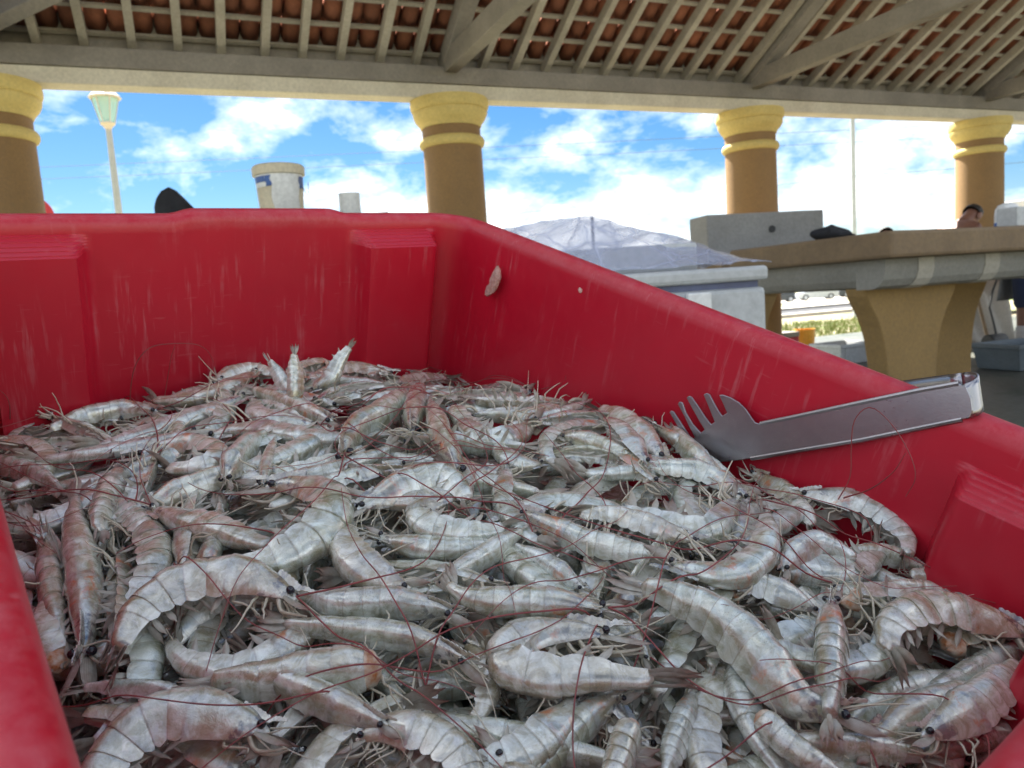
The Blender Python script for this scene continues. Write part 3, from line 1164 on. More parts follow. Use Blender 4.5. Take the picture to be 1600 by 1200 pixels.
m.build('cap', M['steel'], pump, smooth=True)
m = MB()
hp = [pm + Z * 0.15, pm + Z * 0.22 - B * 0.02, W(1546, 480, 6.6), W(1551, 455, 6.6), W(1560, 430, 6.6)]
m.tube(hp, 0.009, 8)
m.build('hose', M['rubber'], pump, smooth=True)


# ------------------------------------------------------------------ people
def skin_figure(name, joints, edges, root, mat, parent=None, levels=2):
    """one continuous body grown over a skeleton: joints {key: (point, radius)}"""
    keys = list(joints)
    o0 = Vector(parent['o0']) if parent is not None else Vector((0, 0, 0))
    me = bpy.data.meshes.new(name)
    me.from_pydata([tuple(joints[k][0] - o0) for k in keys], [(keys.index(a_), keys.index(b_)) for a_, b_ in edges], [])
    me.materials.append(mat)
    o = bpy.data.objects.new(name, me)
    COL.objects.link(o)
    o['o0'] = tuple(o0)
    sk = o.modifiers.new('skin', 'SKIN')
    sk.use_smooth_shade = True
    if not me.skin_vertices:
        bm = bmesh.new()
        bm.from_mesh(me)
        bm.verts.layers.skin.verify()
        bm.to_mesh(me)
        bm.free()
    for i, k in enumerate(keys):
        r = joints[k][1]
        me.skin_vertices[0].data[i].radius = r if isinstance(r, (tuple, list)) else (r, r)
        me.skin_vertices[0].data[i].use_root = (k == root)
    sb = o.modifiers.new('smooth', 'SUBSURF')
    sb.levels = sb.render_levels = levels
    if parent is not None:
        o.parent = parent
    return o


BODY_E = [('pel', 'ab'), ('ab', 'ch'), ('ch', 'nk'), ('nk', 'hd0'), ('hd0', 'hd1'), ('hd1', 'hd2'),
          ('ch', 'shl'), ('shl', 'ell'), ('ell', 'wrl'), ('wrl', 'hal'), ('hal', 'fil'), ('ch', 'shr'), ('shr', 'elr'), ('elr', 'wrr'), ('wrr', 'har'), ('har', 'fir'),
          ('pel', 'hil'), ('hil', 'knl'), ('knl', 'anl'), ('anl', 'tol'), ('pel', 'hir'), ('hir', 'knr'), ('knr', 'anr'), ('anr', 'tor')]


def person(loc, fwd, lean, head_dn, label, shirt=None, shorts=None, boots=None, apron=None, hair=True, arm_out=0.35, crouch=0.0):
    """standing figure that bends forward by lean (radians) at the hips, fwd its heading"""
    f_ = Vector((math.sin(fwd), math.cos(fwd), 0))
    l_ = Z.cross(f_)
    th = thing('person', loc, label, 'person')
    o = Vector(loc)
    hip = 0.93 - crouch
    sp = f_ * math.sin(lean) + Z * math.cos(lean)
    pel = o + Z * hip
    J = {'pel': (pel, (0.15, 0.115)), 'ab': (pel + sp * 0.20, (0.145, 0.105)), 'ch': (pel + sp * 0.44, (0.165, 0.115)), 'nk': (pel + sp * 0.58, 0.058)}
    hdv = (f_ * math.sin(lean + head_dn) + Z * math.cos(lean + head_dn))
    fc = (f_ * math.cos(lean + head_dn) - Z * math.sin(lean + head_dn))
    nk = J['nk'][0]
    J['hd0'] = (nk + hdv * 0.09 + fc * 0.015, 0.066)
    J['hd1'] = (nk + hdv * 0.165 + fc * 0.02, (0.078, 0.092))
    J['hd2'] = (nk + hdv * 0.235 + fc * 0.012, (0.062, 0.072))
    for s, k in ((1, 'l'), (-1, 'r')):
        sh = pel + sp * 0.50 + l_ * (0.17 * s)
        el = sh + (-Z * 0.26 + f_ * 0.10 + l_ * 0.05 * s)
        wr = el + (-Z * 0.16 + f_ * (0.20 * arm_out / 0.35) - l_ * 0.04 * s)
        J['sh' + k] = (sh, 0.062)
        J['el' + k] = (el, 0.043)
        J['wr' + k] = (wr, 0.03)
        J['ha' + k] = (wr + f_ * 0.06 - Z * 0.05, (0.04, 0.022))
        J['fi' + k] = (wr + f_ * 0.10 - Z * 0.11, (0.03, 0.014))
        J['hi' + k] = (pel + l_ * (0.10 * s) - Z * 0.06, 0.098)
        J['kn' + k] = (o + l_ * (0.11 * s) + Z * (0.50 - crouch * 0.3) + f_ * (0.02 + crouch * 0.7), 0.062)
        J['an' + k] = (o + l_ * (0.11 * s) + Z * 0.09, 0.042)
        J['to' + k] = (o + l_ * (0.13 * s) + Z * 0.045 + f_ * 0.17, (0.045, 0.032))
    skin_figure('body', J, BODY_E, 'pel', M['skin'], th)
    hd = J['hd1'][0]
    # face: nose, eyes, mouth, ears; hair cap
    m = MB()
    nb_ = hd + fc * 0.088
    m.add([nb_ + hdv * 0.025, nb_ - hdv * 0.025 + l_ * 0.016, nb_ - hdv * 0.025 - l_ * 0.016, nb_ - hdv * 0.02 + fc * 0.024], [(0, 1, 3), (0, 3, 2), (1, 2, 3), (0, 2, 1)])
    m.build('nose', M['skin'], th, smooth=True)
    for s in (1, -1):
        m = MB()
        m.lathe(hd + fc * 0.078 + l_ * (0.030 * s) + hdv * 0.025, [(0.011, 0), (0.009, 0.006), (0.003, 0.008)], 10, (l_, hdv, fc))
        m.build('eye', M['rubber'], th, smooth=True)
        m = MB()
        m.lathe(hd + l_ * (0.076 * s) - hdv * 0.005 - fc * 0.005, [(0.026, 0), (0.03, 0.008), (0.02, 0.016)], 12, (fc, hdv * 1.4, l_ * s))
        m.build('ear', M['skin'], th, smooth=True)
    m = MB()
    m.bar(hd + fc * 0.083 - hdv * 0.048 + l_ * 0.02, hd + fc * 0.083 - hdv * 0.048 - l_ * 0.02, 0.006, 0.008, fc)
    m.build('mouth', M['redpaint'], th)
    if hair:
        m = MB()

        def hfn(u, v):
            a_ = 2 * PI * u
            e = v * 1.75
            ce = hd + hdv * 0.028 - fc * 0.010
            dirv = hdv * math.cos(e) + (fc * math.cos(a_) * 0.98 + l_ * math.sin(a_)) * math.sin(e)
            fr = max(0.0, math.cos(a_)) * smooth(e, 0.75, 1.3)
            rr_ = 0.100 * (1 - 0.22 * fr) + 0.003 * noise.noise(dirv * 30)
            return ce + hdv * (math.cos(e) * rr_ * 1.0) + fc * (math.cos(a_) * math.sin(e) * rr_ * 1.0) + l_ * (math.sin(a_) * math.sin(e) * rr_ * 0.86)
        m.grid(hfn, 28, 12)
        m.build('hair', M['hair'], th, smooth=True)

    def grow(name, keys, mat, extra):
        jj = {k: (J[k][0], tuple(q + extra for q in (J[k][1] if isinstance(J[k][1], tuple) else (J[k][1],) * 2))) for k in keys}
        ee = [(a_, b_) for a_, b_ in BODY_E if a_ in jj and b_ in jj]
        return skin_figure(name, jj, ee, keys[0], mat, th)
    if shirt:
        grow('shirt', ['ch', 'ab', 'pel', 'shl', 'shr'], shirt, 0.018)
    if shorts:
        J2 = dict(J)
        for k in 'lr':
            J['lo' + k] = (J['kn' + k][0].lerp(J['an' + k][0], 0.32), 0.062)
        jj = {k: (J[k][0], tuple(q + 0.02 for q in (J[k][1] if isinstance(J[k][1], tuple) else (J[k][1],) * 2))) for k in ('pel', 'hil', 'hir', 'knl', 'knr', 'lol', 'lor')}
        skin_figure('trousers', jj, [('pel', 'hil'), ('hil', 'knl'), ('knl', 'lol'), ('pel', 'hir'), ('hir', 'knr'), ('knr', 'lor')], 'pel', shorts, th)
    if boots:
        for k in 'lr':
            a_, t2 = J['an' + k][0], J['to' + k][0]
            jj = {'top': (J['kn' + k][0].lerp(a_, 0.50), (0.066, 0.066)), 'mid': (J['kn' + k][0].lerp(a_, 0.8), (0.058, 0.058)), 'ank': (a_ - Z * 0.02, (0.058, 0.062)), 'toe': (t2 + f_ * 0.03, (0.052, 0.043))}
            skin_figure('boot', jj, [('top', 'mid'), ('mid', 'ank'), ('ank', 'toe')], 'ank', boots, th)
    if apron:
        m = MB()

        def afn(u, v):
            a_ = (u - 0.5) * 3.6
            z = J['ab'][0].z + 0.05 - v * (J['ab'][0].z + 0.05 - 0.46)
            lean_off = f_ * (math.sin(lean) * max(0, z - pel.z))
            r = 0.205 + 0.05 * v + 0.012 * math.sin(a_ * 6 + v * 2)
            return Vector((o.x, o.y, z)) + lean_off + f_ * (r * math.cos(a_) * (0.8 + 0.2 * v)) + l_ * (r * math.sin(a_) * 1.1)
        m.grid(afn, 28, 14)
        q = m.build('apron', apron, th, smooth=True)
        sol = q.modifiers.new('thickness', 'SOLIDIFY')
        sol.thickness = 0.004
    return th


hA = W(1517, 336, 7.2)
# bending man: his head ends up at hA
fA = math.radians(62)
fv = Vector((math.sin(fA), math.cos(fA), 0))
lean = math.radians(44)
hd_off = fv * (math.sin(lean) * 0.58 + math.sin(lean + .30) * 0.165) + Z * (math.cos(lean) * 0.58 + math.cos(lean + .30) * 0.165)
loc = hA - hd_off
drop = loc.z - 0.93
loc.z = 0.0
person(loc, fA, lean, 0.30, 'shirtless person with cropped dark hair bending over behind the big fish table', shorts=M['navy'], crouch=-drop if drop < 0 else 0.0)
print('bend crouch', drop)
hB = W(1622, 560, 5.9)
hB.z = 0.0
person(hB, math.radians(60), math.radians(62), 0.2, 'person in grey apron, dark trousers and pale boots standing behind the big fish table', shirt=M['greycloth'], shorts=M['navy'], boots=M['boot'], apron=M['greycloth'])
hC = W(1385, 369, 8.0)
fC = math.radians(20)
fv = Vector((math.sin(fC), math.cos(fC), 0))
lean = math.radians(60)
hd_off = fv * (math.sin(lean) * 0.58 + math.sin(lean + .2) * 0.165) + Z * (math.cos(lean) * 0.58 + math.cos(lean + .2) * 0.165)
loc = hC - hd_off
drop = loc.z - 0.93
loc.z = 0.0
print('crouch C', drop)
person(loc, fC, lean, 0.2, 'crouching person of whom only dark hair shows above the big fish table', shirt=M['greycloth'], shorts=M['navy'], crouch=max(0.0, -drop))


# ------------------------------------------------------------------ vehicles far behind
def vehicle(name, c, head, L, H, Wd, paint, label, cat, van=False):
    """side profile extruded across, with glass, wheels and lights; c on the ground under its middle"""
    d = Vector((math.sin(head), math.cos(head), 0))          # forward
    s = Z.cross(d)
    v = thing(name, c, label, cat)
    if van:
        low = [(-0.5, 0.16), (0.5, 0.16), (0.5, 0.42), (0.47, 0.52), (0.36, 0.58), (-0.5, 0.58)]
        top = [(-0.495, 0.58), (0.36, 0.58), (0.25, 0.94), (0.20, 0.985), (0.0, 1.0), (-0.46, 0.985), (-0.495, 0.95)]
        win = [(-0.47, 0.62), (-0.20, 0.62), (-0.20, 0.90), (-0.47, 0.90)], [(-0.17, 0.62), (0.08, 0.62), (0.08, 0.90), (-0.17, 0.90)], [(0.11, 0.62), (0.315, 0.62), (0.235, 0.90), (0.11, 0.90)]
        ws = [(0.362, 0.60), (0.255, 0.93)]
    else:
        low = [(-0.5, 0.14), (0.5, 0.14), (0.5, 0.42), (0.47, 0.54), (0.30, 0.62), (-0.40, 0.64), (-0.49, 0.56)]
        top = [(-0.42, 0.63), (0.27, 0.62), (0.12, 0.93), (0.06, 0.985), (-0.08, 1.0), (-0.22, 0.97), (-0.33, 0.85)]
        win = [(-0.34, 0.66), (-0.09, 0.66), (-0.09, 0.92), (-0.20, 0.92), (-0.29, 0.82)], [(-0.06, 0.66), (0.21, 0.66), (0.09, 0.92), (-0.06, 0.92)]
        ws = [(0.265, 0.64), (0.125, 0.92)]

    def pt(x, z, y):
        return Vector(c) + d * (x * L) + s * y + Z * (z * H)
    m = MB()
    m.prism([pt(x, z, -Wd / 2) for x, z in low], s * Wd)
    m.build('body', paint, v, bevel=0.05)
    m = MB()
    m.prism([pt(x, z, -Wd / 2 * 0.9) for x, z in top], s * (Wd * 0.9))
    m.build('cabin', paint, v, bevel=0.04)
    for poly in win:
        for sd in (-1, 1):
            m = MB()
            m.prism([pt(x, z, sd * (Wd / 2 * 0.9 + 0.004)) for x, z in poly], s * (sd * 0.008))
            m.build('window', M['carglass'], v)
    m = MB()
    e_ = d * 0.012 + Z * 0.006
    m.add([pt(*ws[0], -Wd * 0.40) + e_, pt(*ws[0], Wd * 0.40) + e_, pt(*ws[1], Wd * 0.37) + e_, pt(*ws[1], -Wd * 0.37) + e_,
           pt(*ws[0], -Wd * 0.40), pt(*ws[0], Wd * 0.40), pt(*ws[1], Wd * 0.37), pt(*ws[1], -Wd * 0.37)], [(0, 1, 2, 3), (7, 6, 5, 4), (0, 4, 5, 1), (1, 5, 6, 2), (2, 6, 7, 3), (3, 7, 4, 0)])
    m.build('windscreen', M['carglass'], v)
    for x in (-0.30, 0.31):
        for sd in (-1, 1):
            m = MB()
            m.lathe(pt(x, 0, sd * (Wd / 2 - 0.09)) + Z * 0.31, [(0.22, -0.1), (0.31, -0.1), (0.31, 0.1), (0.22, 0.1)], 24, (d, Z, s * sd))
            w_ = m.build('wheel', M['rubber'], v)
            m = MB()
            m.lathe(pt(x, 0, sd * (Wd / 2 - 0.09)) + Z * 0.31, [(0.20, 0.09), (0.19, 0.108), (0.05, 0.112)], 16, (d, Z, s * sd))
            m.build('rim', M['carpaint_silver'], w_)
    for sd in (-1, 1):
        m = MB()
        m.box(pt(0.493, 0.45, sd * Wd * 0.36), (0.05, 0.26, 0.13), (d, s, Z))
        m.build('headlight', M['white'], v, bevel=0.01)
        m = MB()
        m.box(pt(-0.493, 0.47, sd * Wd * 0.38), (0.04, 0.20, 0.13), (d, s, Z))
        m.build('tail_light', M['redpaint'], v, bevel=0.01)
    return v


def on_ground(px, d):
    p = W(px, 470, d)
    p.z = ground_z(p.dot(A)) + 0.02
    return p


hd_left = math.radians(-82)
vehicle('parked_car', on_ground(1276, 80), hd_left, 4.1, 1.42, 1.7, M['carpaint_silver'], 'small silver car parked far off, seen between the table legs', 'car')
vehicle('parked_car', on_ground(1214, 82), hd_left, 4.2, 1.42, 1.7, M['carpaint_dark'], 'dark car parked behind the silver car, nearer the ochre column foot', 'car')
vehicle('parked_car', on_ground(1340, 81), hd_left, 4.2, 1.45, 1.7, M['carpaint_dark'], 'dark car parked behind the curved mustard pedestal, right of the silver car', 'car')
vn = on_ground(1560, 16)
vehicle('parked_van', vn, math.radians(-68), 4.8, 1.98 - vn.z, 1.75, M['vanpaint'], 'white van parked beyond the columns behind the bending person', 'van')

# ------------------------------------------------------------------ the red crate, tilted towards the photographer
_d1 = Vector((-1044, -635, 1190)).normalized()
_d2 = Vector((1490, -275, 1190))
_d2 = (_d2 - _d1 * _d1.dot(_d2)).normalized()
_nn = _d1.cross(_d2).normalized()
EU, EV, EW = cw(_d2), cw(_d1), -cw(_nn)
KO = EYE + cw((-0.02112519, 0.11286697, 0.07905338))
CWID, CLEN, CDEP = 0.4218, 0.5918, 0.305


def K(u, v, w):
    return KO + EU * u + EV * v + EW * w


def toK(P):
    d = Vector(P) - KO
    return Vector((d.dot(EU), d.dot(EV), d.dot(EW)))


def ray_hit(px, py, n_, c0):
    """camera ray through a pixel meets the plane n.x = c0 in crate coordinates"""
    o = toK(EYE)
    d = toK(EYE + cw((px - 800, py - 600, FPX))) - o
    k = (c0 - o.dot(n_)) / d.dot(n_)
    return o + d * k


CR = 0.024                                              # inner corner radius
per = []                                                # (u, v, outward normal, side, coordinate along the side)
stp = 0.004


def side_pts(n, fn):
    for i in range(n):
        per.append(fn(i / n))


def corner(cu, cv, a0):
    for i in range(10):
        a_ = a0 + (i / 10) * PI / 2
        per.append((cu + CR * math.cos(a_), cv + CR * math.sin(a_), (math.cos(a_), math.sin(a_)), 'c', 0))


nl, ns_ = int((CLEN - 2 * CR) / stp), int((CWID - 2 * CR) / stp)
side_pts(nl, lambda k: (CWID, CR + (CLEN - 2 * CR) * k, (1, 0), 'r', CR + (CLEN - 2 * CR) * k))
corner(CWID - CR, CLEN - CR, 0)
side_pts(ns_, lambda k: (CWID - CR - (CWID - 2 * CR) * k, CLEN, (0, 1), 'b', CWID - CR - (CWID - 2 * CR) * k))
corner(CR, CLEN - CR, PI / 2)
side_pts(nl, lambda k: (0, CLEN - CR - (CLEN - 2 * CR) * k, (-1, 0), 'l', CLEN - CR - (CLEN - 2 * CR) * k))
corner(CR, CR, PI)
side_pts(ns_, lambda k: (CR + (CWID - 2 * CR) * k, 0, (0, -1), 'f', CR + (CWID - 2 * CR) * k))
corner(CWID - CR, CR, 1.5 * PI)


def band(x, a_, b_, e=0.011):
    return smooth(x, a_ - e / 2, a_ + e / 2) * (1 - smooth(x, b_ - e / 2, b_ + e / 2))


def inset(side, x, w):
    k, d, top = 0.0, 0.022, -0.013
    if side == 'b':
        k = max(band(x, -1, 0.090), band(x, 0.313, 0.392))
    elif side == 'r':
        k = max(band(x, -1, 0.092), 0)
        top = -0.026
    elif side == 'l':
        k = 0.0
    elif side == 'f':
        k = max(band(x, 0.03, 0.11), band(x, 0.33, 2))
        top = -0.026
    if k <= 0 or w > top:
        return 0.0
    f_ = min(1.0, (top - w) / 0.011)
    rib = 0.00075 * math.sin(f_ * 5 * 2 * PI) if 0 < f_ < 1 else 0.0
    taper = 1 - 0.25 * smooth(-w, 0.05, 0.3)
    return k * (d * f_ * taper + rib)


inner_w = [-0.292, -0.26, -0.22, -0.18, -0.15, -0.12, -0.10, -0.085, -0.07, -0.058, -0.05, -0.045, -0.0405]
inner_w += [-0.038 + i * 0.00055 for i in range(48)]    # fine rows across the ledges, up to -0.0116
inner_w = sorted(set(inner_w))
prof = []
for w in inner_w:
    prof.append((-0.045 * (-w - 0.011), w, True))
lip = [(0.0004, -0.0090), (0.0012, -0.0055), (0.0028, -0.0028), (0.0050, -0.0010), (0.0075, -0.0002), (0.0105, 0.0), (0.0140, -0.0004), (0.0165, -0.0018), (0.0182, -0.0045), (0.0188, -0.009),
       (0.0188, -0.032), (0.0178, -0.035), (0.0160, -0.036), (0.0140, -0.037), (0.0125, -0.042), (0.0080, -0.295), (0.005, -0.303), (0.0, -0.305)]
prof = [(-0.03, -0.2985, False), (-0.022, -0.2975, False)] + prof + [(a_, b_, False) for a_, b_ in lip]
verts, faces = [], []
NPr = len(per)
for (off, w, inn) in prof:
    for (u, v, nrm, sd, x) in per:
        ins = inset(sd, x, w) if inn else 0.0
        lift = 0.0
        if sd == 'b' and w > -0.012:
            lift = 0.0040 * band(x, 0.165, 0.30, 0.02)
        o_ = off - ins
        wob = 0.0006 * noise.noise(Vector((u * 9, v * 9, w * 9)))
        verts.append((u + nrm[0] * (o_ + wob), v + nrm[1] * (o_ + wob), w + lift))
for j in range(len(prof) - 1):
    for i in range(NPr):
        i2 = (i + 1) % NPr
        faces.append((j * NPr + i, j * NPr + i2, (j + 1) * NPr + i2, (j + 1) * NPr + i))
faces.append(tuple(range(NPr)))
faces.append(tuple((len(prof) - 1) * NPr + i for i in range(NPr))[::-1])
me = bpy.data.meshes.new('red_crate')
me.from_pydata(verts, [], faces)
bm = bmesh.new()
bm.from_mesh(me)
bmesh.ops.recalc_face_normals(bm, faces=bm.faces)
bm.to_mesh(me)
bm.free()
for q in me.polygons:
    q.use_smooth = True
me.set_sharp_from_angle(angle=math.radians(50))
crate = bpy.data.objects.new('red_crate', me)
COL.objects.link(crate)
crate.matrix_world = Matrix.Translation(KO) @ Matrix((EU, EV, EW)).transposed().to_4x4()
tag(crate, 'large scuffed red plastic crate full of shrimp, tilted towards the viewer', 'crate')

# red plastic: pale vertical scuffs on the walls, worn pinkish rim
m, t, p = new_mat('scuffed_red_plastic')
tcn = t.nodes.new('ShaderNodeTexCoord')
ob = tcn.outputs['Object']
sepn = t.nodes.new('ShaderNodeSeparateXYZ')
t.links.new(ob, sepn.inputs[0])


def mapped(sc, rot=(0, 0, 0)):
    mm = t.nodes.new('ShaderNodeMapping')
    mm.inputs['Scale'].default_value = sc
    mm.inputs['Rotation'].default_value = rot
    t.links.new(ob, mm.inputs[0])
    return mm.outputs[0]


base = mixc(t, ramp(t, noise_tex(t, ob, 7, 4), [(0.3, (0, 0, 0)), (0.7, (1, 1, 1))]), (0.49, 0.005, 0.024), (0.42, 0.004, 0.020))
cloud_ = ramp(t, noise_tex(t, ob, 11, 5, 0.7), [(0.46, (0, 0, 0)), (0.68, (1, 1, 1))])
streak = ramp(t, noise_tex(t, mapped((1, 1, 0.07)), 190, 3, 0.7), [(0.55, (0, 0, 0)), (0.72, (1, 1, 1))])
scr = ramp(t, noise_tex(t, mapped((0.25, 0.25, 2.0), (0.5, 0.4, 0.3)), 160, 2, 0.6), [(0.66, (0, 0, 0)), (0.70, (1, 1, 1))])
wear = math_node(t, 'MULTIPLY', streak, math_node(t, 'MULTIPLY', cloud_, 0.34))
wear2 = math_node(t, 'MULTIPLY', scr, math_node(t, 'MULTIPLY', cloud_, 0.10))
rimf = ramp(t, math_node(t, 'ADD', sepn.outputs[2], 0.5), [(0.488, (0, 0, 0)), (0.498, (1, 1, 1))])
rimn = ramp(t, noise_tex(t, ob, 85, 6, 0.75), [(0.40, (0, 0, 0)), (0.70, (1, 1, 1))])
rw = math_node(t, 'MULTIPLY', rimf, math_node(t, 'MULTIPLY', rimn, 0.16))
dust = math_node(t, 'MULTIPLY', ramp(t, noise_tex(t, ob, 3.2, 3, 0.6), [(0.35, (0, 0, 0)), (0.75, (1, 1, 1))]), 0.03)
tot = math_node(t, 'ADD', math_node(t, 'ADD', wear, wear2), math_node(t, 'ADD', rw, dust), True)
col = mixc(t, tot, base, (0.62, 0.34, 0.36))
t.links.new(col, p.inputs['Base Color'])
t.links.new(ramp(t, math_node(t, 'ADD', tot, math_node(t, 'MULTIPLY', noise_tex(t, ob, 60, 4), 0.3)), [(0.05, (0.30,) * 3), (0.5, (0.62,) * 3)]), p.inputs['Roughness'])
p.inputs['Subsurface Weight'].default_value = 0.0
bmp = t.nodes.new('ShaderNodeBump')
bmp.inputs['Strength'].default_value = 0.12
bmp.inputs['Distance'].default_value = 0.002
t.links.new(math_node(t, 'ADD', noise_tex(t, ob, 40, 6, 0.65), math_node(t, 'MULTIPLY', tot, 0.4)), bmp.inputs['Height'])
t.links.new(bmp.outputs[0], p.inputs['Normal'])
me.materials.append(m)

# low bench and wedge that carry the crate (below the frame)
zf = min(K(0, 0, -CDEP).z, K(CWID, 0, -CDEP).z)
vh = Vector((EV.x, EV.y, 0)).normalized()
uh = Vector((vh.y, -vh.x, 0))
cen = K(CWID / 2, CLEN / 2, -CDEP)
bn = thing('low_bench', (cen.x, cen.y, 0), 'low concrete bench under the tilted red crate', 'bench')
m = MB()
m.box(Vector((cen.x, cen.y, zf - 0.05)), (0.62, 0.80, 0.09), (uh, vh, Z))
m.build('bench_top', M['concrete'], bn, bevel=0.006)
for sv in (-0.3, 0.3):
    m = MB()
    m.box(Vector((cen.x, cen.y, (zf - 0.096) / 2)) + vh * sv, (0.5, 0.12, zf - 0.096), (uh, vh, Z))
    m.build('leg', M['concrete'], bn)
kb_ = K(CWID / 2, CLEN - 0.12, -CDEP - 0.004)
zt_ = min(K(0.02, CLEN - 0.18, -CDEP - 0.003).z, K(CWID - 0.02, CLEN - 0.18, -CDEP - 0.003).z)
m = MB()
m.box(Vector((kb_.x, kb_.y, (zf + zt_) / 2)), (0.40, 0.10, zt_ - zf - 0.008), (uh, vh, Z))
o = m.build('prop_block', M['timber'], bevel=0.006, origin=(kb_.x, kb_.y, zf))
tag(o, 'timber block propping up the far end of the red crate', 'block')

# ------------------------------------------------------------------ serving tongs hooked over the right wall
HP = ray_hit(1115, 690, Vector((1, 0, 0)), CWID - 0.014)
P0 = K(*HP)
P1 = W(1514, 622, 0.408)
print('tongs: front end in crate', toK(P1), 'fork', HP)
ta = (P1 - P0).normalized()
tocam = (EYE - (P0 + P1) / 2).normalized()
tf = (tocam - ta * tocam.dot(ta)).normalized()
tsd = tf.cross(ta)
if tsd.z < 0:
    tsd = -tsd


def on_tong(zx, zy):
    px, py = 1020 + zx / 2.7586, 560 + zy / 2.7586
    d = cw((px - 800, py - 600, FPX))
    k = (P0 - EYE).dot(tf) / d.dot(tf)
    return EYE + d * k


outl = [(1318, 108), (1350, 118), (1372, 170), (1380, 225), (1366, 256), (1330, 264), (1150, 300), (900, 352), (600, 402), (420, 432), (330, 445), (250, 448), (200, 415), (168, 378),
        (148, 358), (118, 312), (92, 270), (70, 232), (78, 224), (90, 230), (118, 272), (150, 322), (166, 350), (180, 340), (158, 300), (136, 252), (106, 196), (114, 186), (128, 190),
        (142, 232), (172, 282), (206, 320), (222, 307), (198, 268), (172, 222), (144, 170), (154, 161), (167, 166), (196, 206), (226, 252), (250, 284), (266, 275), (250, 236), (232, 190), (217, 156), (230, 149), (244, 154),
        (264, 192), (282, 224), (298, 248), (319, 235), (304, 200), (284, 158), (300, 156), (335, 168), (372, 190), (402, 220), (426, 256), (440, 276), (462, 282), (620, 250), (900, 190), (1150, 138)]
tongs = thing('serving_tongs', P0, 'brushed steel serving tongs with toothed scoop hooked over the right wall of the crate', 'tongs')
m = MB()
poly = [on_tong(*q) for q in outl]
m.prism(poly, -tf * 0.0014)
me_o = m.build('toothed_arm', M['steel'], tongs, bevel=0.0005)
# rolled upper and lower edges of the handle
for chain in ([(462, 283), (620, 251), (900, 191), (1150, 139), (1318, 109)], [(420, 431), (600, 401), (900, 351), (1150, 299), (1330, 263)]):
    m = MB()
    m.tube([on_tong(*q) - tf * 0.0012 for q in chain], 0.0017, 8)
    m.build('rolled_edge', M['steel'], tongs, smooth=True)
# bend at the handle end, leading to the second arm outside the wall
top_e, bot_e = on_tong(1330, 112), on_tong(1352, 260)
ev = -tocam * 0.009 + cw((0, -1, 0)) * 0.0062 + EU * 0.005
nseg = 12


def bendfn(u, v):
    a_ = PI * u
    base_ = bot_e.lerp(top_e, v)
    return base_ + ev * (0.5 - 0.5 * math.cos(a_)) + ta * (0.0085 * math.sin(a_)) + tsd * (0.0015 * math.sin(PI * v) * 0)


m = MB()
m.grid(bendfn, nseg, 6)
o = m.build('handle_bend', M['steel'], tongs, smooth=True)
sol = o.modifiers.new('thickness', 'SOLIDIFY')
sol.thickness = 0.0014
far_top = top_e + ev
far_bot = bot_e + ev
endp = K(CWID + 0.075, toK(P0).y, -0.075)
m = MB()


def armfn(u, v):
    a_ = far_bot.lerp(far_top, v)
    e_ = endp + tsd * (0.021 * (v - 0.5))
    return a_.lerp(e_, u) + EU * (0.016 * math.sin(PI * min(u * 1.2, 1)))


m.grid(armfn, 16, 4)
o = m.build('outer_arm', M['steel'], tongs, smooth=True)
sol = o.modifiers.new('thickness', 'SOLIDIFY')
sol.thickness = 0.0014

# scraps of shell stuck to the right wall
def scrap(px, py, pts, label):
    c = ray_hit(px, py, Vector((1, 0, 0)), CWID - 0.004)
    m = MB()
    r0 = random.Random(px)

    def fn(u, v):
        k = v * (len(pts) - 1)
        i = min(int(k), len(pts) - 2)
        f_ = k - i
        x = pts[i][0] * (1 - f_) + pts[i + 1][0] * f_
        y = pts[i][1] * (1 - f_) + pts[i + 1][1] * f_
        r = pts[i][2] * (1 - f_) + pts[i + 1][2] * f_
        a_ = 2 * PI * u
        q = ray_hit(x + r * math.cos(a_), y + r * 0.5 * math.sin(a_), Vector((1, 0, 0)), CWID - 0.007)
        q.x = CWID - 0.009 - (0.0035 * math.sin(a_) + 0.0012 * noise.noise(Vector((u * 9, v * 14, px)))) * min(1, r / 5)
        return K(*q)
    m.grid(fn, 14, 18)
    o = m.build('shell_scrap', MSCRAP, smooth=True, origin=K(*c))
    tag(o, label, 'shell scrap')


MSCRAP = worn('dried_shell', (0.60, 0.38, 0.33), (0.50, 0.24, 0.20), 300, 0.6, 0.4, fine=500)
scrap(775, 438, [(780, 415, 1), (779, 422, 4), (777, 434, 8), (776, 441, 7), (772, 447, 9), (769, 455, 8), (766, 461, 3), (765, 463, 0.5)], 'pinkish dried shell scrap stuck high on the right wall of the red crate')
scrap(909, 453, [(908, 449, 0.6), (909, 452, 2.2), (910, 456, 2), (910, 458, 0.5)], 'tiny pale shell fleck stuck near the rim of the right wall of the red crate')

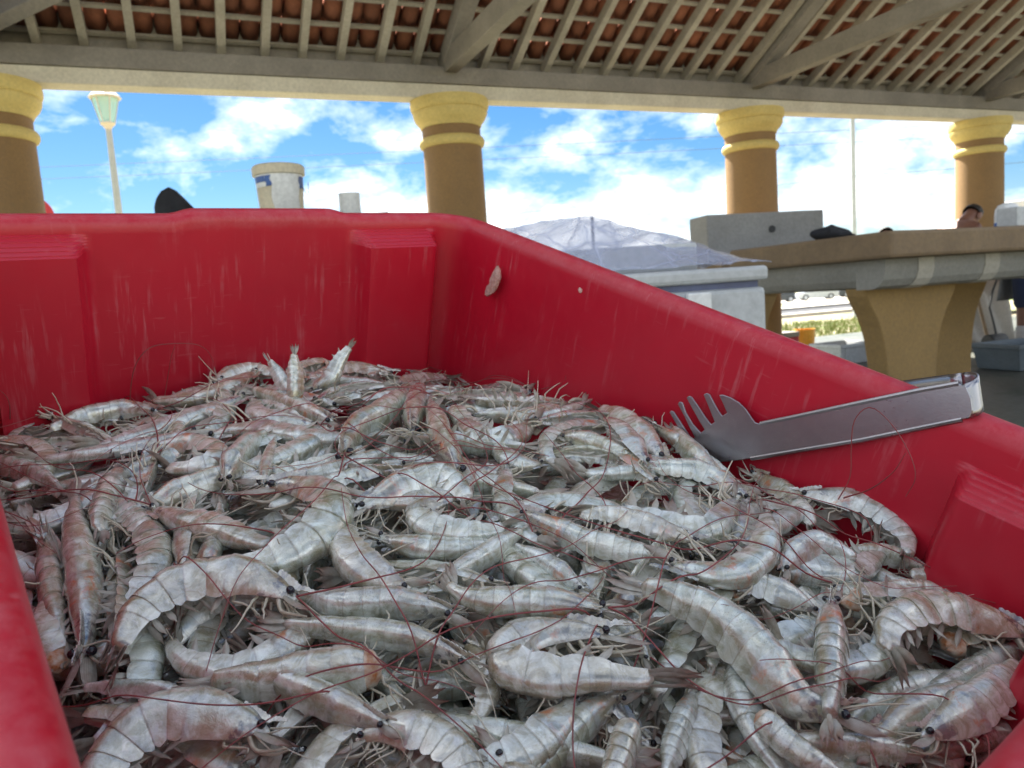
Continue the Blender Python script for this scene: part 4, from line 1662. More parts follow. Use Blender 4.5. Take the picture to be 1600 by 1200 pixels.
# ------------------------------------------------------------------ shrimp: materials
def shell_material():
    m, t, p = new_mat('shrimp_shell')
    uv = t.nodes.new('ShaderNodeUVMap')
    uv.uv_map = 'body'
    sg = t.nodes.new('ShaderNodeUVMap')
    sg.uv_map = 'segment'
    su = t.nodes.new('ShaderNodeSeparateXYZ')
    t.links.new(uv.outputs[0], su.inputs[0])
    ss = t.nodes.new('ShaderNodeSeparateXYZ')
    t.links.new(sg.outputs[0], ss.inputs[0])
    s, th, f, isab = su.outputs[0], su.outputs[1], ss.outputs[0], ss.outputs[1]
    oi = t.nodes.new('ShaderNodeObjectInfo')
    rnd = oi.outputs['Random']
    rnd2 = math_node(t, 'FRACT', math_node(t, 'MULTIPLY', rnd, 17.31))
    rnd3 = math_node(t, 'FRACT', math_node(t, 'MULTIPLY', rnd, 53.7))
    tcn = t.nodes.new('ShaderNodeTexCoord')
    off = t.nodes.new('ShaderNodeVectorMath')
    off.operation = 'MULTIPLY_ADD'
    off.inputs[1].default_value = (1, 1, 1)
    cbn = t.nodes.new('ShaderNodeCombineXYZ')
    for i in range(3):
        t.links.new(math_node(t, 'MULTIPLY', rnd, 3.0 + i * 1.7), cbn.inputs[i])
    t.links.new(tcn.outputs['Object'], off.inputs[0])
    t.links.new(cbn.outputs[0], off.inputs[2])
    ob = off.outputs[0]
    # ground tone: one of several greys for each animal, clouded along the body
    tone = ramp(t, rnd, [(0.0, (0.42, 0.47, 0.34)), (0.18, (0.54, 0.54, 0.33)), (0.36, (0.55, 0.63, 0.55)), (0.52, (0.40, 0.42, 0.30)), (0.68, (0.52, 0.58, 0.42)), (0.85, (0.50, 0.42, 0.25)), (1.0, (0.62, 0.66, 0.52))])
    pale = mixc(t, 0.55, tone, (0.88, 0.94, 0.91))
    dark = mixc(t, 0.52, tone, (0.20, 0.175, 0.095))
    cl = ramp(t, noise_tex(t, ob, 95, 6, 0.68, 0.9), [(0.40, (0, 0, 0)), (0.62, (1, 1, 1))])
    col = mixc(t, cl, dark, pale)
    # bands: brownish front half of each ring, pale hind rim, thin dark overlap line
    bandc = ramp(t, f, [(0.0, (0.93,) * 3), (0.08, (0.97,) * 3), (0.35, (0.86, 0.83, 0.76)), (0.62, (0.98,) * 3), (0.84, (1.22, 1.24, 1.26)), (0.94, (1.16, 1.16, 1.14)), (0.965, (0.72, 0.67, 0.58)), (1.0, (0.62, 0.56, 0.48))])
    bf = math_node(t, 'MULTIPLY', isab, math_node(t, 'ADD', 0.25, math_node(t, 'MULTIPLY', rnd2, 0.75)))
    col = mixc(t, bf, col, mixc(t, 1.0, col, bandc, 'MULTIPLY'))
    # fine dark speckle, stronger on the back
    vor = t.nodes.new('ShaderNodeTexVoronoi')
    vor.inputs['Scale'].default_value = 1150
    t.links.new(ob, vor.inputs['Vector'])
    dots = ramp(t, vor.outputs['Distance'], [(0.20, (1, 1, 1)), (0.36, (0, 0, 0))])
    backf = ramp(t, th, [(0.20, (1, 1, 1)), (0.62, (0, 0, 0))])
    patch = ramp(t, noise_tex(t, ob, 60, 4, 0.6), [(0.42, (0, 0, 0)), (0.60, (1, 1, 1))])
    dk = math_node(t, 'MULTIPLY', math_node(t, 'MULTIPLY', dots, backf), math_node(t, 'MULTIPLY', patch, 0.50))
    col = mixc(t, dk, col, (0.10, 0.085, 0.06))
    # belly side paler
    bel = ramp(t, th, [(0.50, (0, 0, 0)), (0.85, (1, 1, 1))])
    col = mixc(t, math_node(t, 'MULTIPLY', bel, 0.55), col, (0.72, 0.69, 0.60))
    # milky / pinkish / violet blotches
    milky = ramp(t, noise_tex(t, ob, 150, 5, 0.7, 1.0), [(0.56, (0, 0, 0)), (0.68, (1, 1, 1))])
    col = mixc(t, math_node(t, 'MULTIPLY', milky, 0.5), col, (0.84, 0.84, 0.82))
    # head shield: brown, orange and red smudges in its hind half, dark gut in front
    hz = ramp(t, s, [(0.05, (1, 1, 1)), (0.30, (1, 1, 1)), (0.365, (0, 0, 0))])
    hn = noise_tex(t, ob, 105, 5, 0.65, 0.8)
    brown = ramp(t, hn, [(0.38, (0, 0, 0)), (0.56, (1, 1, 1))])
    col = mixc(t, math_node(t, 'MULTIPLY', math_node(t, 'MULTIPLY', hz, brown), math_node(t, 'ADD', 0.22, math_node(t, 'MULTIPLY', rnd3, 0.5))), col, (0.27, 0.195, 0.095))
    oz = ramp(t, s, [(0.19, (0, 0, 0)), (0.25, (1, 1, 1)), (0.335, (1, 1, 1)), (0.36, (0, 0, 0))])
    on_ = ramp(t, noise_tex(t, ob, 120, 4, 0.6, 0.5), [(0.52, (0, 0, 0)), (0.64, (1, 1, 1))])
    ohas = ramp(t, rnd2, [(0.30, (0, 0, 0)), (0.45, (1, 1, 1))])
    col = mixc(t, math_node(t, 'MULTIPLY', math_node(t, 'MULTIPLY', oz, on_), math_node(t, 'MULTIPLY', ohas, 0.75)), col, (0.58, 0.17, 0.04))
    pz = ramp(t, noise_tex(t, ob, 70, 4, 0.6, 1.5), [(0.58, (0, 0, 0)), (0.70, (1, 1, 1))])
    col = mixc(t, math_node(t, 'MULTIPLY', pz, math_node(t, 'MULTIPLY', hz, 0.30)), col, (0.36, 0.25, 0.32))
    gz = ramp(t, s, [(0.06, (0, 0, 0)), (0.09, (1, 1, 1)), (0.17, (1, 1, 1)), (0.24, (0, 0, 0))])
    gn = ramp(t, noise_tex(t, ob, 170, 4, 0.6, 0.7), [(0.52, (0, 0, 0)), (0.60, (1, 1, 1))])
    col = mixc(t, math_node(t, 'MULTIPLY', math_node(t, 'MULTIPLY', gz, gn), 0.75), col, (0.055, 0.055, 0.07))
    ridge = ramp(t, th, [(0.0, (1, 1, 1)), (0.10, (0, 0, 0))])
    col = mixc(t, math_node(t, 'MULTIPLY', ridge, 0.35), col, (0.26, 0.20, 0.15))
    # tail end: red-brown
    tz = ramp(t, s, [(0.80, (0, 0, 0)), (0.88, (1, 1, 1))])
    col = mixc(t, math_node(t, 'MULTIPLY', tz, 0.3), col, (0.30, 0.19, 0.15))
    t.links.new(col, p.inputs['Base Color'])
    rn = noise_tex(t, ob, 260, 4, 0.6)
    t.links.new(ramp(t, rn, [(0.3, (0.10,) * 3), (0.72, (0.30,) * 3)]), p.inputs['Roughness'])
    p.inputs['Specular IOR Level'].default_value = 0.8
    p.inputs['Coat Weight'].default_value = 1.0
    p.inputs['Coat IOR'].default_value = 2.6
    p.inputs['Coat Roughness'].default_value = 0.05
    p.inputs['Subsurface Weight'].default_value = 0.55
    p.inputs['Subsurface Radius'].default_value = (1.0, 0.85, 0.7)
    p.inputs['Subsurface Scale'].default_value = 0.005
    b = t.nodes.new('ShaderNodeBump')
    b.inputs['Strength'].default_value = 0.42
    b.inputs['Distance'].default_value = 0.0010
    hgt = math_node(t, 'ADD', noise_tex(t, ob, 150, 6, 0.70, 0.6), math_node(t, 'MULTIPLY', noise_tex(t, ob, 600, 2, 0.5), 0.07))
    t.links.new(hgt, b.inputs['Height'])
    t.links.new(b.outputs[0], p.inputs['Normal'])
    t.links.new(b.outputs[0], p.inputs['Coat Normal'])
    return m


def limb_material(name, c0, c1, tip=None, rough=0.35, sss=0.2, scale=300, alpha=None):
    m, t, p = new_mat(name)
    tcn = t.nodes.new('ShaderNodeTexCoord')
    oi = t.nodes.new('ShaderNodeObjectInfo')
    col = mixc(t, ramp(t, noise_tex(t, tcn.outputs['Object'], scale, 4, 0.6), [(0.35, (0, 0, 0)), (0.65, (1, 1, 1))]), c0, c1)
    if tip:
        uv = t.nodes.new('ShaderNodeUVMap')
        uv.uv_map = 'body'
        su = t.nodes.new('ShaderNodeSeparateXYZ')
        t.links.new(uv.outputs[0], su.inputs[0])
        # veins lengthwise, coloured margin and tip
        vein = t.nodes.new('ShaderNodeTexWave')
        vein.bands_direction = 'Y'
        vein.inputs['Scale'].default_value = 2.6
        vein.inputs['Distortion'].default_value = 1.2
        t.links.new(uv.outputs[0], vein.inputs['Vector'])
        col = mixc(t, math_node(t, 'MULTIPLY', vein.outputs['Fac'], 0.35), col, tuple(q * 0.45 for q in c1))
        tf_ = ramp(t, su.outputs[0], [(0.35, (0, 0, 0)), (0.95, (1, 1, 1))])
        amt = math_node(t, 'ADD', 0.40, math_node(t, 'MULTIPLY', oi.outputs['Random'], 0.55))
        col = mixc(t, math_node(t, 'MULTIPLY', tf_, amt), col, tip)
    t.links.new(col, p.inputs['Base Color'])
    p.inputs['Roughness'].default_value = rough
    p.inputs['Specular IOR Level'].default_value = 0.6
    p.inputs['Subsurface Weight'].default_value = sss
    p.inputs['Subsurface Radius'].default_value = (1, 0.8, 0.6)
    p.inputs['Subsurface Scale'].default_value = 0.002
    if alpha is not None:
        p.inputs['Alpha'].default_value = alpha
    return m


MSHELL = shell_material()
MLIMB = limb_material('shrimp_limb', (0.62, 0.575, 0.46), (0.46, 0.40, 0.29))
MFIN = limb_material('shrimp_fin', (0.56, 0.54, 0.47), (0.40, 0.35, 0.27), (0.20, 0.075, 0.05), 0.3, 0.0, 250, 0.9)
MSWIM = limb_material('shrimp_swimmeret', (0.60, 0.58, 0.50), (0.46, 0.43, 0.36), (0.42, 0.36, 0.28), 0.35, 0.0, 300, 0.88)
MEYE = limb_material('shrimp_eye', (0.008, 0.008, 0.012), (0.02, 0.02, 0.028), None, 0.12, 0.0)
MANT = limb_material('shrimp_antenna', (0.30, 0.055, 0.05), (0.20, 0.04, 0.04), None, 0.4, 0.0, 60)

# ------------------------------------------------------------------ shrimp: shape
SEGB = [0.335, 0.425, 0.51, 0.60, 0.68, 0.745, 0.85]
H_S = [0.050, 0.075, 0.10, 0.14, 0.20, 0.27, 0.335, 0.425, 0.51, 0.60, 0.68, 0.745, 0.80, 0.85, 0.875]
H_V = [0.09, 0.20, 0.33, 0.50, 0.71, 0.89, 1.0, 1.0, 0.99, 0.93, 0.82, 0.70, 0.58, 0.50, 0.30]
NA = 22


def catmull(pts, n):
    """n points evenly spaced on a smooth curve through pts (k x 3)"""
    P = np.array([list(q) for q in pts], float)
    P = np.vstack([2 * P[0] - P[1], P, 2 * P[-1] - P[-2]])
    out_ = []
    for i in range(1, len(P) - 2):
        for k in np.linspace(0, 1, 24, endpoint=False):
            a_, b_, c_, d_ = P[i - 1], P[i], P[i + 1], P[i + 2]
            out_.append(0.5 * ((2 * b_) + (-a_ + c_) * k + (2 * a_ - 5 * b_ + 4 * c_ - d_) * k * k + (-a_ + 3 * b_ - 3 * c_ + d_) * k ** 3))
    out_.append(P[-2])
    C = np.array(out_)
    for _ in range(3):
        C[1:-1] = (C[:-2] + 2 * C[1:-1] + C[2:]) / 4
    ln = np.r_[0, np.cumsum(np.linalg.norm(np.diff(C, axis=0), axis=1))]
    t_ = np.linspace(0, ln[-1], n)
    return np.stack([np.interp(t_, ln, C[:, i]) for i in range(3)], 1), ln[-1]


def unit(a_):
    return a_ / (np.linalg.norm(a_, axis=-1, keepdims=True) + 1e-12)


class Geo:
    def __init__(self):
        self.v, self.f, self.u, self.g = [], [], [], []

    def add(self, v, f, uv=None, sg=None):
        n = sum(len(q) for q in self.v)
        v = np.asarray(v, float)
        self.v.append(v)
        self.f += [tuple(i + n for i in q) for q in f]
        self.u.append(np.asarray(uv, float) if uv is not None else np.zeros((len(v), 2)))
        self.g.append(np.asarray(sg, float) if sg is not None else np.zeros((len(v), 2)))

    def verts(self):
        return np.vstack(self.v) if self.v else np.zeros((0, 3))

    def mesh(self, name, mat, sharp=False):
        V = self.verts()
        me = bpy.data.meshes.new(name)
        me.from_pydata(V.tolist(), [], self.f)
        U_, G_ = np.vstack(self.u), np.vstack(self.g)
        idx = np.zeros(len(me.loops), dtype=np.int32)
        me.loops.foreach_get('vertex_index', idx)
        for nm, arr in (('body', U_), ('segment', G_)):
            lay = me.uv_layers.new(name=nm)
            lay.data.foreach_set('uv', arr[idx].astype(np.float32).ravel())
        me.polygons.foreach_set('use_smooth', np.ones(len(me.polygons), dtype=bool))
        me.materials.append(mat)
        me.update()
        if sharp:
            me.set_sharp_from_angle(angle=math.radians(42))
        return me


def grid_faces(nr, nc, closed):
    fs = []
    for i in range(nr - 1):
        for j in range(nc if closed else nc - 1):
            k = (j + 1) % nc
            fs.append((i * nc + j, (i + 1) * nc + j, (i + 1) * nc + k, i * nc + k))
    return fs


def np_tube(pts, r0, r1, n=5):
    P = np.asarray(pts, float)
    k = len(P)
    T_ = unit(np.gradient(P, axis=0))
    ref = np.cross(T_[0], [0.3, 0.5, 0.81])
    V = []
    for i in range(k):
        ref = ref - T_[i] * (ref @ T_[i])
        ref = ref / (np.linalg.norm(ref) + 1e-12)
        o = np.cross(T_[i], ref)
        r = r0 + (r1 - r0) * i / (k - 1)
        for j in range(n):
            a_ = 2 * PI * j / n
            V.append(P[i] + (ref * math.cos(a_) + o * math.sin(a_)) * r)
    return V, grid_faces(k, n, True)


def leaf(geo, base, fwd, side, nrm, L, Wd, cup=0.12, thick=0.0004, tipw=0.35, bend=0.0, u0=0.0):
    """thin leaf blade with two faces"""
    nr, nc = 7, 5
    for sgn in (1, -1):
        V, UV = [], []
        for i in range(nr):
            a_ = i / (nr - 1)
            w_ = Wd * (0.30 + 0.70 * math.sin(PI * min(a_ * 0.80 + 0.12, 1))) * (1 if a_ < 0.97 else tipw)
            for j in range(nc):
                b_ = j / (nc - 1) * 2 - 1
                V.append(base + fwd * (L * a_ - 0.14 * L * b_ * b_ * a_ * a_) + side * (b_ * w_ / 2) + nrm * (-cup * Wd * b_ * b_ + sgn * thick / 2 * (1 - 0.9 * abs(b_)) + bend * L * a_ * a_))
                UV.append((u0 + a_ * (1 - u0), j / (nc - 1)))
        fs = grid_faces(nr, nc, False)
        if sgn < 0:
            fs = [q[::-1] for q in fs]
        geo.add(V, fs, UV)


def shrimp_geo(spine, dorsal, hmax, seed, headless=False, fan=1.0, legs=True, low=False, spread=1.0, leg_skip=0.45, whiskers=4):
    """spine: points from rostrum tip to tail end, dorsal: vectors at those points. Returns dict of Geo"""
    r = random.Random(seed)
    NS = 121
    P, L = catmull(spine, NS)
    sp = np.linspace(0, 1, NS)
    D = np.asarray([list(q) for q in dorsal], float)
    D = np.stack([np.interp(sp, np.linspace(0, 1, len(D)), D[:, i]) for i in range(3)], 1)
    T_ = unit(np.gradient(P, axis=0))
    D = unit(D - T_ * (D * T_).sum(1, keepdims=True))
    Lt = np.cross(T_, D)

    def at(s):
        s = min(max(s, 0.0), 1.0)
        return tuple(np.array([np.interp(s, sp, Q[:, i]) for i in range(3)]) for Q in (P, T_, D, Lt))
    out_ = {}
    # rings
    rings = []                      # (s, f, is_abdomen, scale)
    if not headless:
        for s in [0.05, 0.062, 0.078, 0.095, 0.115, 0.14, 0.165, 0.19, 0.215, 0.24, 0.265, 0.29, 0.312, 0.328, 0.345, 0.3505]:
            rings.append((s, 0.0, 0.0, 1.0 + (0.05 * smooth(s, 0.27, 0.35))))
    a0 = 0.315
    bnds = [(a0 if i == 0 else SEGB[i], SEGB[i + 1]) for i in range(6)]
    for i, (b0, b1) in enumerate(bnds):
        nf = 6 if not low else 4
        for k in range(nf):
            f_ = k / (nf - 1)
            s = b0 + (b1 - b0) * f_ + (0.0035 if k == nf - 1 else (-0.001 if k == 0 else 0))
            sc = 0.955 + 0.055 * math.sin(min(f_ * 1.3, 1) * PI / 2) if i < 5 else 0.955 + 0.02 * f_
            if k == 0:
                sc = 0.935
            rings.append((s, f_, 1.0, sc))
    rings += [(0.862, 1.0, 1.0, 0.8), (0.872, 1.0, 1.0, 0.35)]
    rings.sort(key=lambda q: 0)     # keep order of construction
    V, UV, SG = [], [], []
    ang = np.arange(NA) / NA * 2 * PI
    ca, sa = np.cos(ang), np.sin(ang)
    thv = np.where(ang <= PI, ang, 2 * PI - ang) / PI
    lump = r.uniform(0, 100)
    for s, f_, ab, sc in rings:
        c, t_, d_, l_ = at(s)
        h = hmax * np.interp(s, H_S, H_V) * sc
        wd = h * (0.80 if s < 0.7 else 0.80 - 0.16 * smooth(s, 0.7, 0.85))
        if ab:
            scal = 1 + 0.20 * math.sin(PI * min(max(f_, 0), 1)) * (1 if s < 0.75 else 0)
            y = np.where(ca > 0, ca, np.where(ca > -0.55, ca * 1.62, 0))
            k = np.clip((-ca - 0.55) / 0.45, 0, 1)
            y = np.where(ca <= -0.55, -0.89 + 0.50 * np.sqrt(k), y)
            y = np.where((ca < -0.2) & (ca > -0.75), y * scal, y)
            x = np.sign(sa) * np.abs(sa) ** 0.80
            x = np.where((ca < -0.55), x * (1 - 0.25 * k), x)
            x = np.where((ca < -0.2) & (ca > -0.6), x * 1.02, x)
        else:
            fr = smooth(s, 0.05, 0.2)
            y = np.where(ca > 0, ca, np.where(ca > -0.6, ca * 1.45, -0.87 + 0.28 * np.clip((-ca - .6) / .4, 0, 1)))
            y = y + (0.28 * (1 - fr)) * 0.6
            x = np.sign(sa) * np.abs(sa) ** (0.85)
            # keel along the back in front
            y = y + np.where(np.abs(sa) < 0.2, 0.10 * (1 - smooth(s, 0.12, 0.26)), 0)
        ring = c[None] + d_[None] * (y * h / 2)[:, None] + l_[None] * (x * wd / 2)[:, None]
        V.append(ring)
        UV.append(np.stack([np.full(NA, s), thv], 1))
        SG.append(np.stack([np.full(NA, f_), np.full(NA, ab)], 1))
    V = np.vstack(V)
    nr = len(rings)
    # small dents so that no two flanks are alike
    for i in range(len(V)):
        q = noise.noise(Vector(V[i] * 90) + Vector((lump, 0, 0)))
        V[i] += 0.0011 * q * (hmax / 0.02) * unit(V[i] - P[min(int(UV[i // NA][0][0] * (NS - 1)), NS - 1)])
    body = Geo()
    fs = grid_faces(nr, NA, True)
    fs.append(tuple(range(NA)))
    fs.append(tuple((nr - 1) * NA + j for j in range(NA))[::-1])
    body.add(V, fs, np.vstack(UV), np.vstack(SG))
    hl = L / 0.13
    if headless:
        # torn flesh where the head was
        c, t_, d_, l_ = at(0.315)
        h = hmax * 0.9
        fl_ = []
        n2 = 14
        for i, (k, off) in enumerate(((0.93, 0.0), (0.75, -0.03), (0.42, -0.05), (0.05, -0.055))):
            for j in range(n2):
                a_ = 2 * PI * j / n2
                w_ = k * (1 + 0.18 * noise.noise(Vector((math.cos(a_) * 2, math.sin(a_) * 2, i + lump))))
                fl_.append(c + t_ * (off * L * (1 + 0.4 * noise.noise(Vector((a_, i, lump))))) + d_ * (h / 2 * math.cos(a_) * w_) + l_ * (h * .4 * math.sin(a_) * w_))
        fl = Geo()
        fl.add(fl_, grid_faces(4, n2, True))
        out_['torn_flesh'] = fl
    else:
        # rostrum: toothed blade over the eyes
        tip, t0, d0, l0 = at(0.0)
        b_, tb, db, lb = at(0.19)
        hb = hmax * np.interp(0.19, H_S, H_V)
        nT = 9
        top, bot = [], []
        for i in range(nT * 2 + 1):
            k = i / (nT * 2)
            c, t_, d_, l_ = at(0.19 * (1 - k))
            hh = hmax * np.interp(0.19 * (1 - k), H_S, H_V)
            if k < 0.7:
                base_h = 0.5 * hh + 0.004 * hl * (0.5 + k)
            else:
                base_h = 0.5 * hmax * np.interp(0.19 * 0.3, H_S, H_V) + 0.006 * hl
            base_h = max(base_h, 0.20 * hmax)
            z = base_h + (0.0007 * hl if i % 2 else 0.0) * (1 - 0.3 * k)
            top.append((c + d_ * z, l_))
            bot.append((c + d_ * (base_h - 0.0040 * hl * (1 - k) - 0.0012 * hl), l_))
        tk = 0.0006 * hl
        rv, rf = [], []
        for i in range(len(top)):
            k = i / (len(top) - 1)
            rv += [top[i][0] + top[i][1] * tk * 0.3, top[i][0] - top[i][1] * tk * 0.3, bot[i][0] - bot[i][1] * tk * (1.6 - k), bot[i][0] + bot[i][1] * tk * (1.6 - k)]
        rf = grid_faces(len(top), 4, True)
        rf.append(tuple(4 * (len(top) - 1) + j for j in range(4)))
        body.add(rv, rf, [(0.1, 0.03)] * len(rv), [(0, 0)] * len(rv))
        # eyes
        for sd in (1, -1):
            c, t_, d_, l_ = at(0.082)
            h = hmax * np.interp(0.10, H_S, H_V)
            e = c + d_ * (0.26 * h) + l_ * (sd * (0.36 * h + 0.006 * L)) - t_ * 0.006 * L
            er = 0.0150 * L * (0.5 + 0.5 * hmax / (0.17 * L))
            g = Geo()
            vs_, n1, n2 = [], 8, 12
            for i in range(n1 + 1):
                a_ = PI * i / n1
                for j in range(n2):
                    b2 = 2 * PI * j / n2
                    vs_.append(e + er * (l_ * sd * math.cos(a_) * 1.15 + t_ * math.sin(a_) * math.cos(b2) + d_ * math.sin(a_) * math.sin(b2)))
            g.add(vs_, grid_faces(n1 + 1, n2, True))
            out_['eye' + ('l' if sd > 0 else 'r')] = g
            sv, sf = np_tube([c + d_ * 0.18 * h + l_ * sd * 0.1 * h, c + d_ * 0.22 * h + l_ * sd * 0.3 * h, e], 0.0016 * hl, 0.0020 * hl, 6)
            body.add(sv, sf, [(0.1, 0.4)] * len(sv), [(0, 0)] * len(sv))
        # antennal scales and short antennules
        g = Geo()
        for sd in (1, -1):
            c, t_, d_, l_ = at(0.09)
            h = hmax * np.interp(0.10, H_S, H_V)
            base = c + l_ * sd * 0.32 * h - d_ * 0.12 * h
            fw = unit(-t_ + l_ * sd * r.uniform(0.05, 0.22) + d_ * r.uniform(-0.25, 0.05))
            leaf(g, base, fw, unit(l_ * 0.7 - d_ * sd * 0.6), unit(d_ * 0.7 + l_ * sd * 0.6), 0.155 * L, 0.042 * L, bend=r.uniform(-.1, .1))
        out_['antennal_scale'] = g
    # tail fan
    if fan > 0:
        g = Geo()
        c, t_, d_, l_ = at(0.858)
        fw = at(0.97)[1]
        up_ = d_
        sprd = spread * r.uniform(0.55, 1.15)
        for k, (ph, ln, wd) in enumerate(((-0.42, 0.150, 0.046), (-0.20, 0.158, 0.044), (0.20, 0.158, 0.044), (0.42, 0.150, 0.046), (0.0, 0.125, 0.026))):
            a_ = ph * sprd + r.uniform(-.04, .04)
            f2 = unit(fw * math.cos(a_) + l_ * math.sin(a_) + up_ * r.uniform(-.08, .08))
            s2 = unit(np.cross(up_, f2))
            leaf(g, c + l_ * (ph * 0.02 * L) + up_ * (0.003 * hl if k == 4 else -0.001 * hl * abs(k - 1.5)), f2, s2, unit(np.cross(f2, s2)), ln * L * fan, wd * L, cup=0.10, bend=r.uniform(-.06, .10))
        out_['tail_fan'] = g
    # walking legs and mouth limbs
    if legs and not low:
        ll = []
        for k in range(5):
            for sd in (1, -1):
                if r.random() < leg_skip:
                    continue
                s0 = 0.155 + 0.038 * k
                c, t_, d_, l_ = at(s0)
                h = hmax * np.interp(s0, H_S, H_V)
                p0 = c - d_ * 0.36 * h + l_ * sd * 0.16 * h
                q = r.uniform(0.6, 1.35)
                fwd = -t_ * r.uniform(0.25, 1.0) - d_ * r.uniform(-0.1, 0.8) + l_ * (sd * r.uniform(-0.1, 0.7))
                fwd = unit(fwd)
                f2 = unit(fwd + unit(-t_ * r.uniform(-0.6, 1.2) + d_ * r.uniform(-0.9, 0.7) + l_ * r.uniform(-0.7, 0.7)) * 0.8)
                f3 = unit(f2 + np.array([r.gauss(0, .35), r.gauss(0, .35), r.gauss(0, .35)]))
                p1 = p0 + unit(-d_ * 0.8 - t_ * r.uniform(0.0, 0.8) + l_ * sd * 0.5) * 0.035 * L
                p2 = p1 + fwd * 0.068 * L * q
                p3 = p2 + f2 * 0.060 * L * q
                p4 = p3 + f3 * 0.034 * L * q
                if headless:
                    p0, p1, p2, p3, p4 = [x + t_ * 0.10 * L for x in (p0, p1, p2, p3, p4)]
                knee = []
                seq = [p0, p1, p2, p3, p4]
                for a_, b_ in zip(seq[:-1], seq[1:]):
                    knee += [a_ * 0.94 + b_ * 0.06, a_ * 0.5 + b_ * 0.5 + (b_ - a_)[::-1] * 0.03, a_ * 0.06 + b_ * 0.94]
                g = Geo()
                v_, f_ = np_tube(knee, 0.00085 * hl, 0.0003 * hl, 5)
                g.add(v_, f_)
                ll.append(g)
        if not headless:
            for sd in (1, -1):
                c, t_, d_, l_ = at(0.11)
                h = hmax * np.interp(0.11, H_S, H_V)
                p0 = c - d_ * 0.35 * h + l_ * sd * 0.15 * h
                P4, _ = catmull([p0, p0 - t_ * 0.04 * L - d_ * 0.035 * L, p0 - t_ * 0.10 * L - d_ * 0.03 * L + l_ * sd * 0.01 * L, p0 - t_ * 0.15 * L - d_ * r.uniform(-.01, .03) * L], 10)
                g = Geo()
                v_, f_ = np_tube(P4, 0.0014 * hl, 0.0005 * hl, 5)
                g.add(v_, f_)
                ll.append(g)
        # pale whiskers round the mouth
        for k in range(0 if headless else whiskers):
            c, t_, d_, l_ = at(0.085)
            h = hmax * np.interp(0.10, H_S, H_V)
            p0 = c + d_ * r.uniform(-.4, .25) * h + l_ * r.uniform(-.3, .3) * h
            dv = unit(-t_ + d_ * r.uniform(-.7, .5) + l_ * r.uniform(-.6, .6))
            ln_ = L * r.uniform(0.09, 0.26)
            cv = np.array([r.gauss(0, .5), r.gauss(0, .5), r.gauss(0, .5)])
            q = [p0 + dv * ln_ * x + cv * ln_ * x * x * 0.5 for x in np.linspace(0, 1, 8)]
            g = Geo()
            v_, f_ = np_tube(q, 0.00062 * hl, 0.00022 * hl, 4)
            g.add(v_, f_)
            ll.append(g)
        out_['legs'] = ll
    if not low:
        g = Geo()
        for i in range(5):
            for sd in (1, -1):
                s0 = (bnds[i][0] + bnds[i][1]) / 2
                c, t_, d_, l_ = at(s0)
                h = hmax * np.interp(s0, H_S, H_V)
                base = c - d_ * 0.30 * h + l_ * sd * 0.20 * h
                fw = unit(-d_ * r.uniform(0.5, 1.0) + t_ * r.uniform(0.1, 0.9) * (1 if r.random() < .75 else -1) + l_ * sd * r.uniform(-.1, .35))
                leaf(g, base, fw, unit(t_ + d_ * 0.3), unit(l_ * sd + 0 * d_), 0.090 * L * r.uniform(.85, 1.15), 0.026 * L, cup=0.15)
        out_['swimmerets'] = g
    out_['body'] = body
    out_['frames'] = at
    out_['L'] = L
    return out_


# ------------------------------------------------------------------ the surface of the heap, in crate coordinates
_bu, _bw = [0.0, .03, .117, .184, .235, .326, .435], [-.157, -.155, -.152, -.138, -.138, -.147, -.170]
_rv, _rw = [0.0, .046, .106, .145, .202, .294, .431, .484, .592], [-.096, -.096, -.090, -.086, -.096, -.097, -.122, -.138, -.170]


def surf(u, v):
    left = np.interp(v, [0, 0.15, 0.35, 0.592], [-0.128, -0.138, -0.146, -0.157])
    right = np.interp(v, _rv, _rw)
    k = min(max(u / CWID, 0), 1)
    k2 = k * k * (3 - 2 * k)
    w = left + (right - left) * (0.5 * k + 0.5 * k2)
    back = np.interp(u, _bu, _bw)
    kb = smooth(v, 0.36, 0.60)
    w = w * (1 - kb) + back * kb
    w += 0.016 * math.sin(PI * k) * math.sin(PI * min(max(v / CLEN, 0), 1)) ** 0.8
    return float(w)


OC = toK(EYE)


def px_on_heap(px, py, lift=0.0):
    d = (toK(EYE + cw((px - 800, py - 600, FPX))) - OC).normalized()
    lo = 0.06
    prev = lo
    k = lo
    while k < 1.2:
        q = OC + d * k
        if q.z < surf(q.x, q.y) + lift:
            break
        prev = k
        k += 0.004
    a_, b_ = prev, k
    for _ in range(18):
        c = (a_ + b_) / 2
        q = OC + d * c
        if q.z < surf(q.x, q.y) + lift:
            b_ = c
        else:
            a_ = c
    q = OC + d * b_
    q.x = min(max(q.x, 0.004), CWID - 0.004)
    q.y = min(max(q.y, 0.002), CLEN - 0.004)
    return q


def px_size(q, px):
    """metres for px pixels at crate point q"""
    v = CW.transposed() @ (K(*q) - EYE)
    return px * v.z / FPX

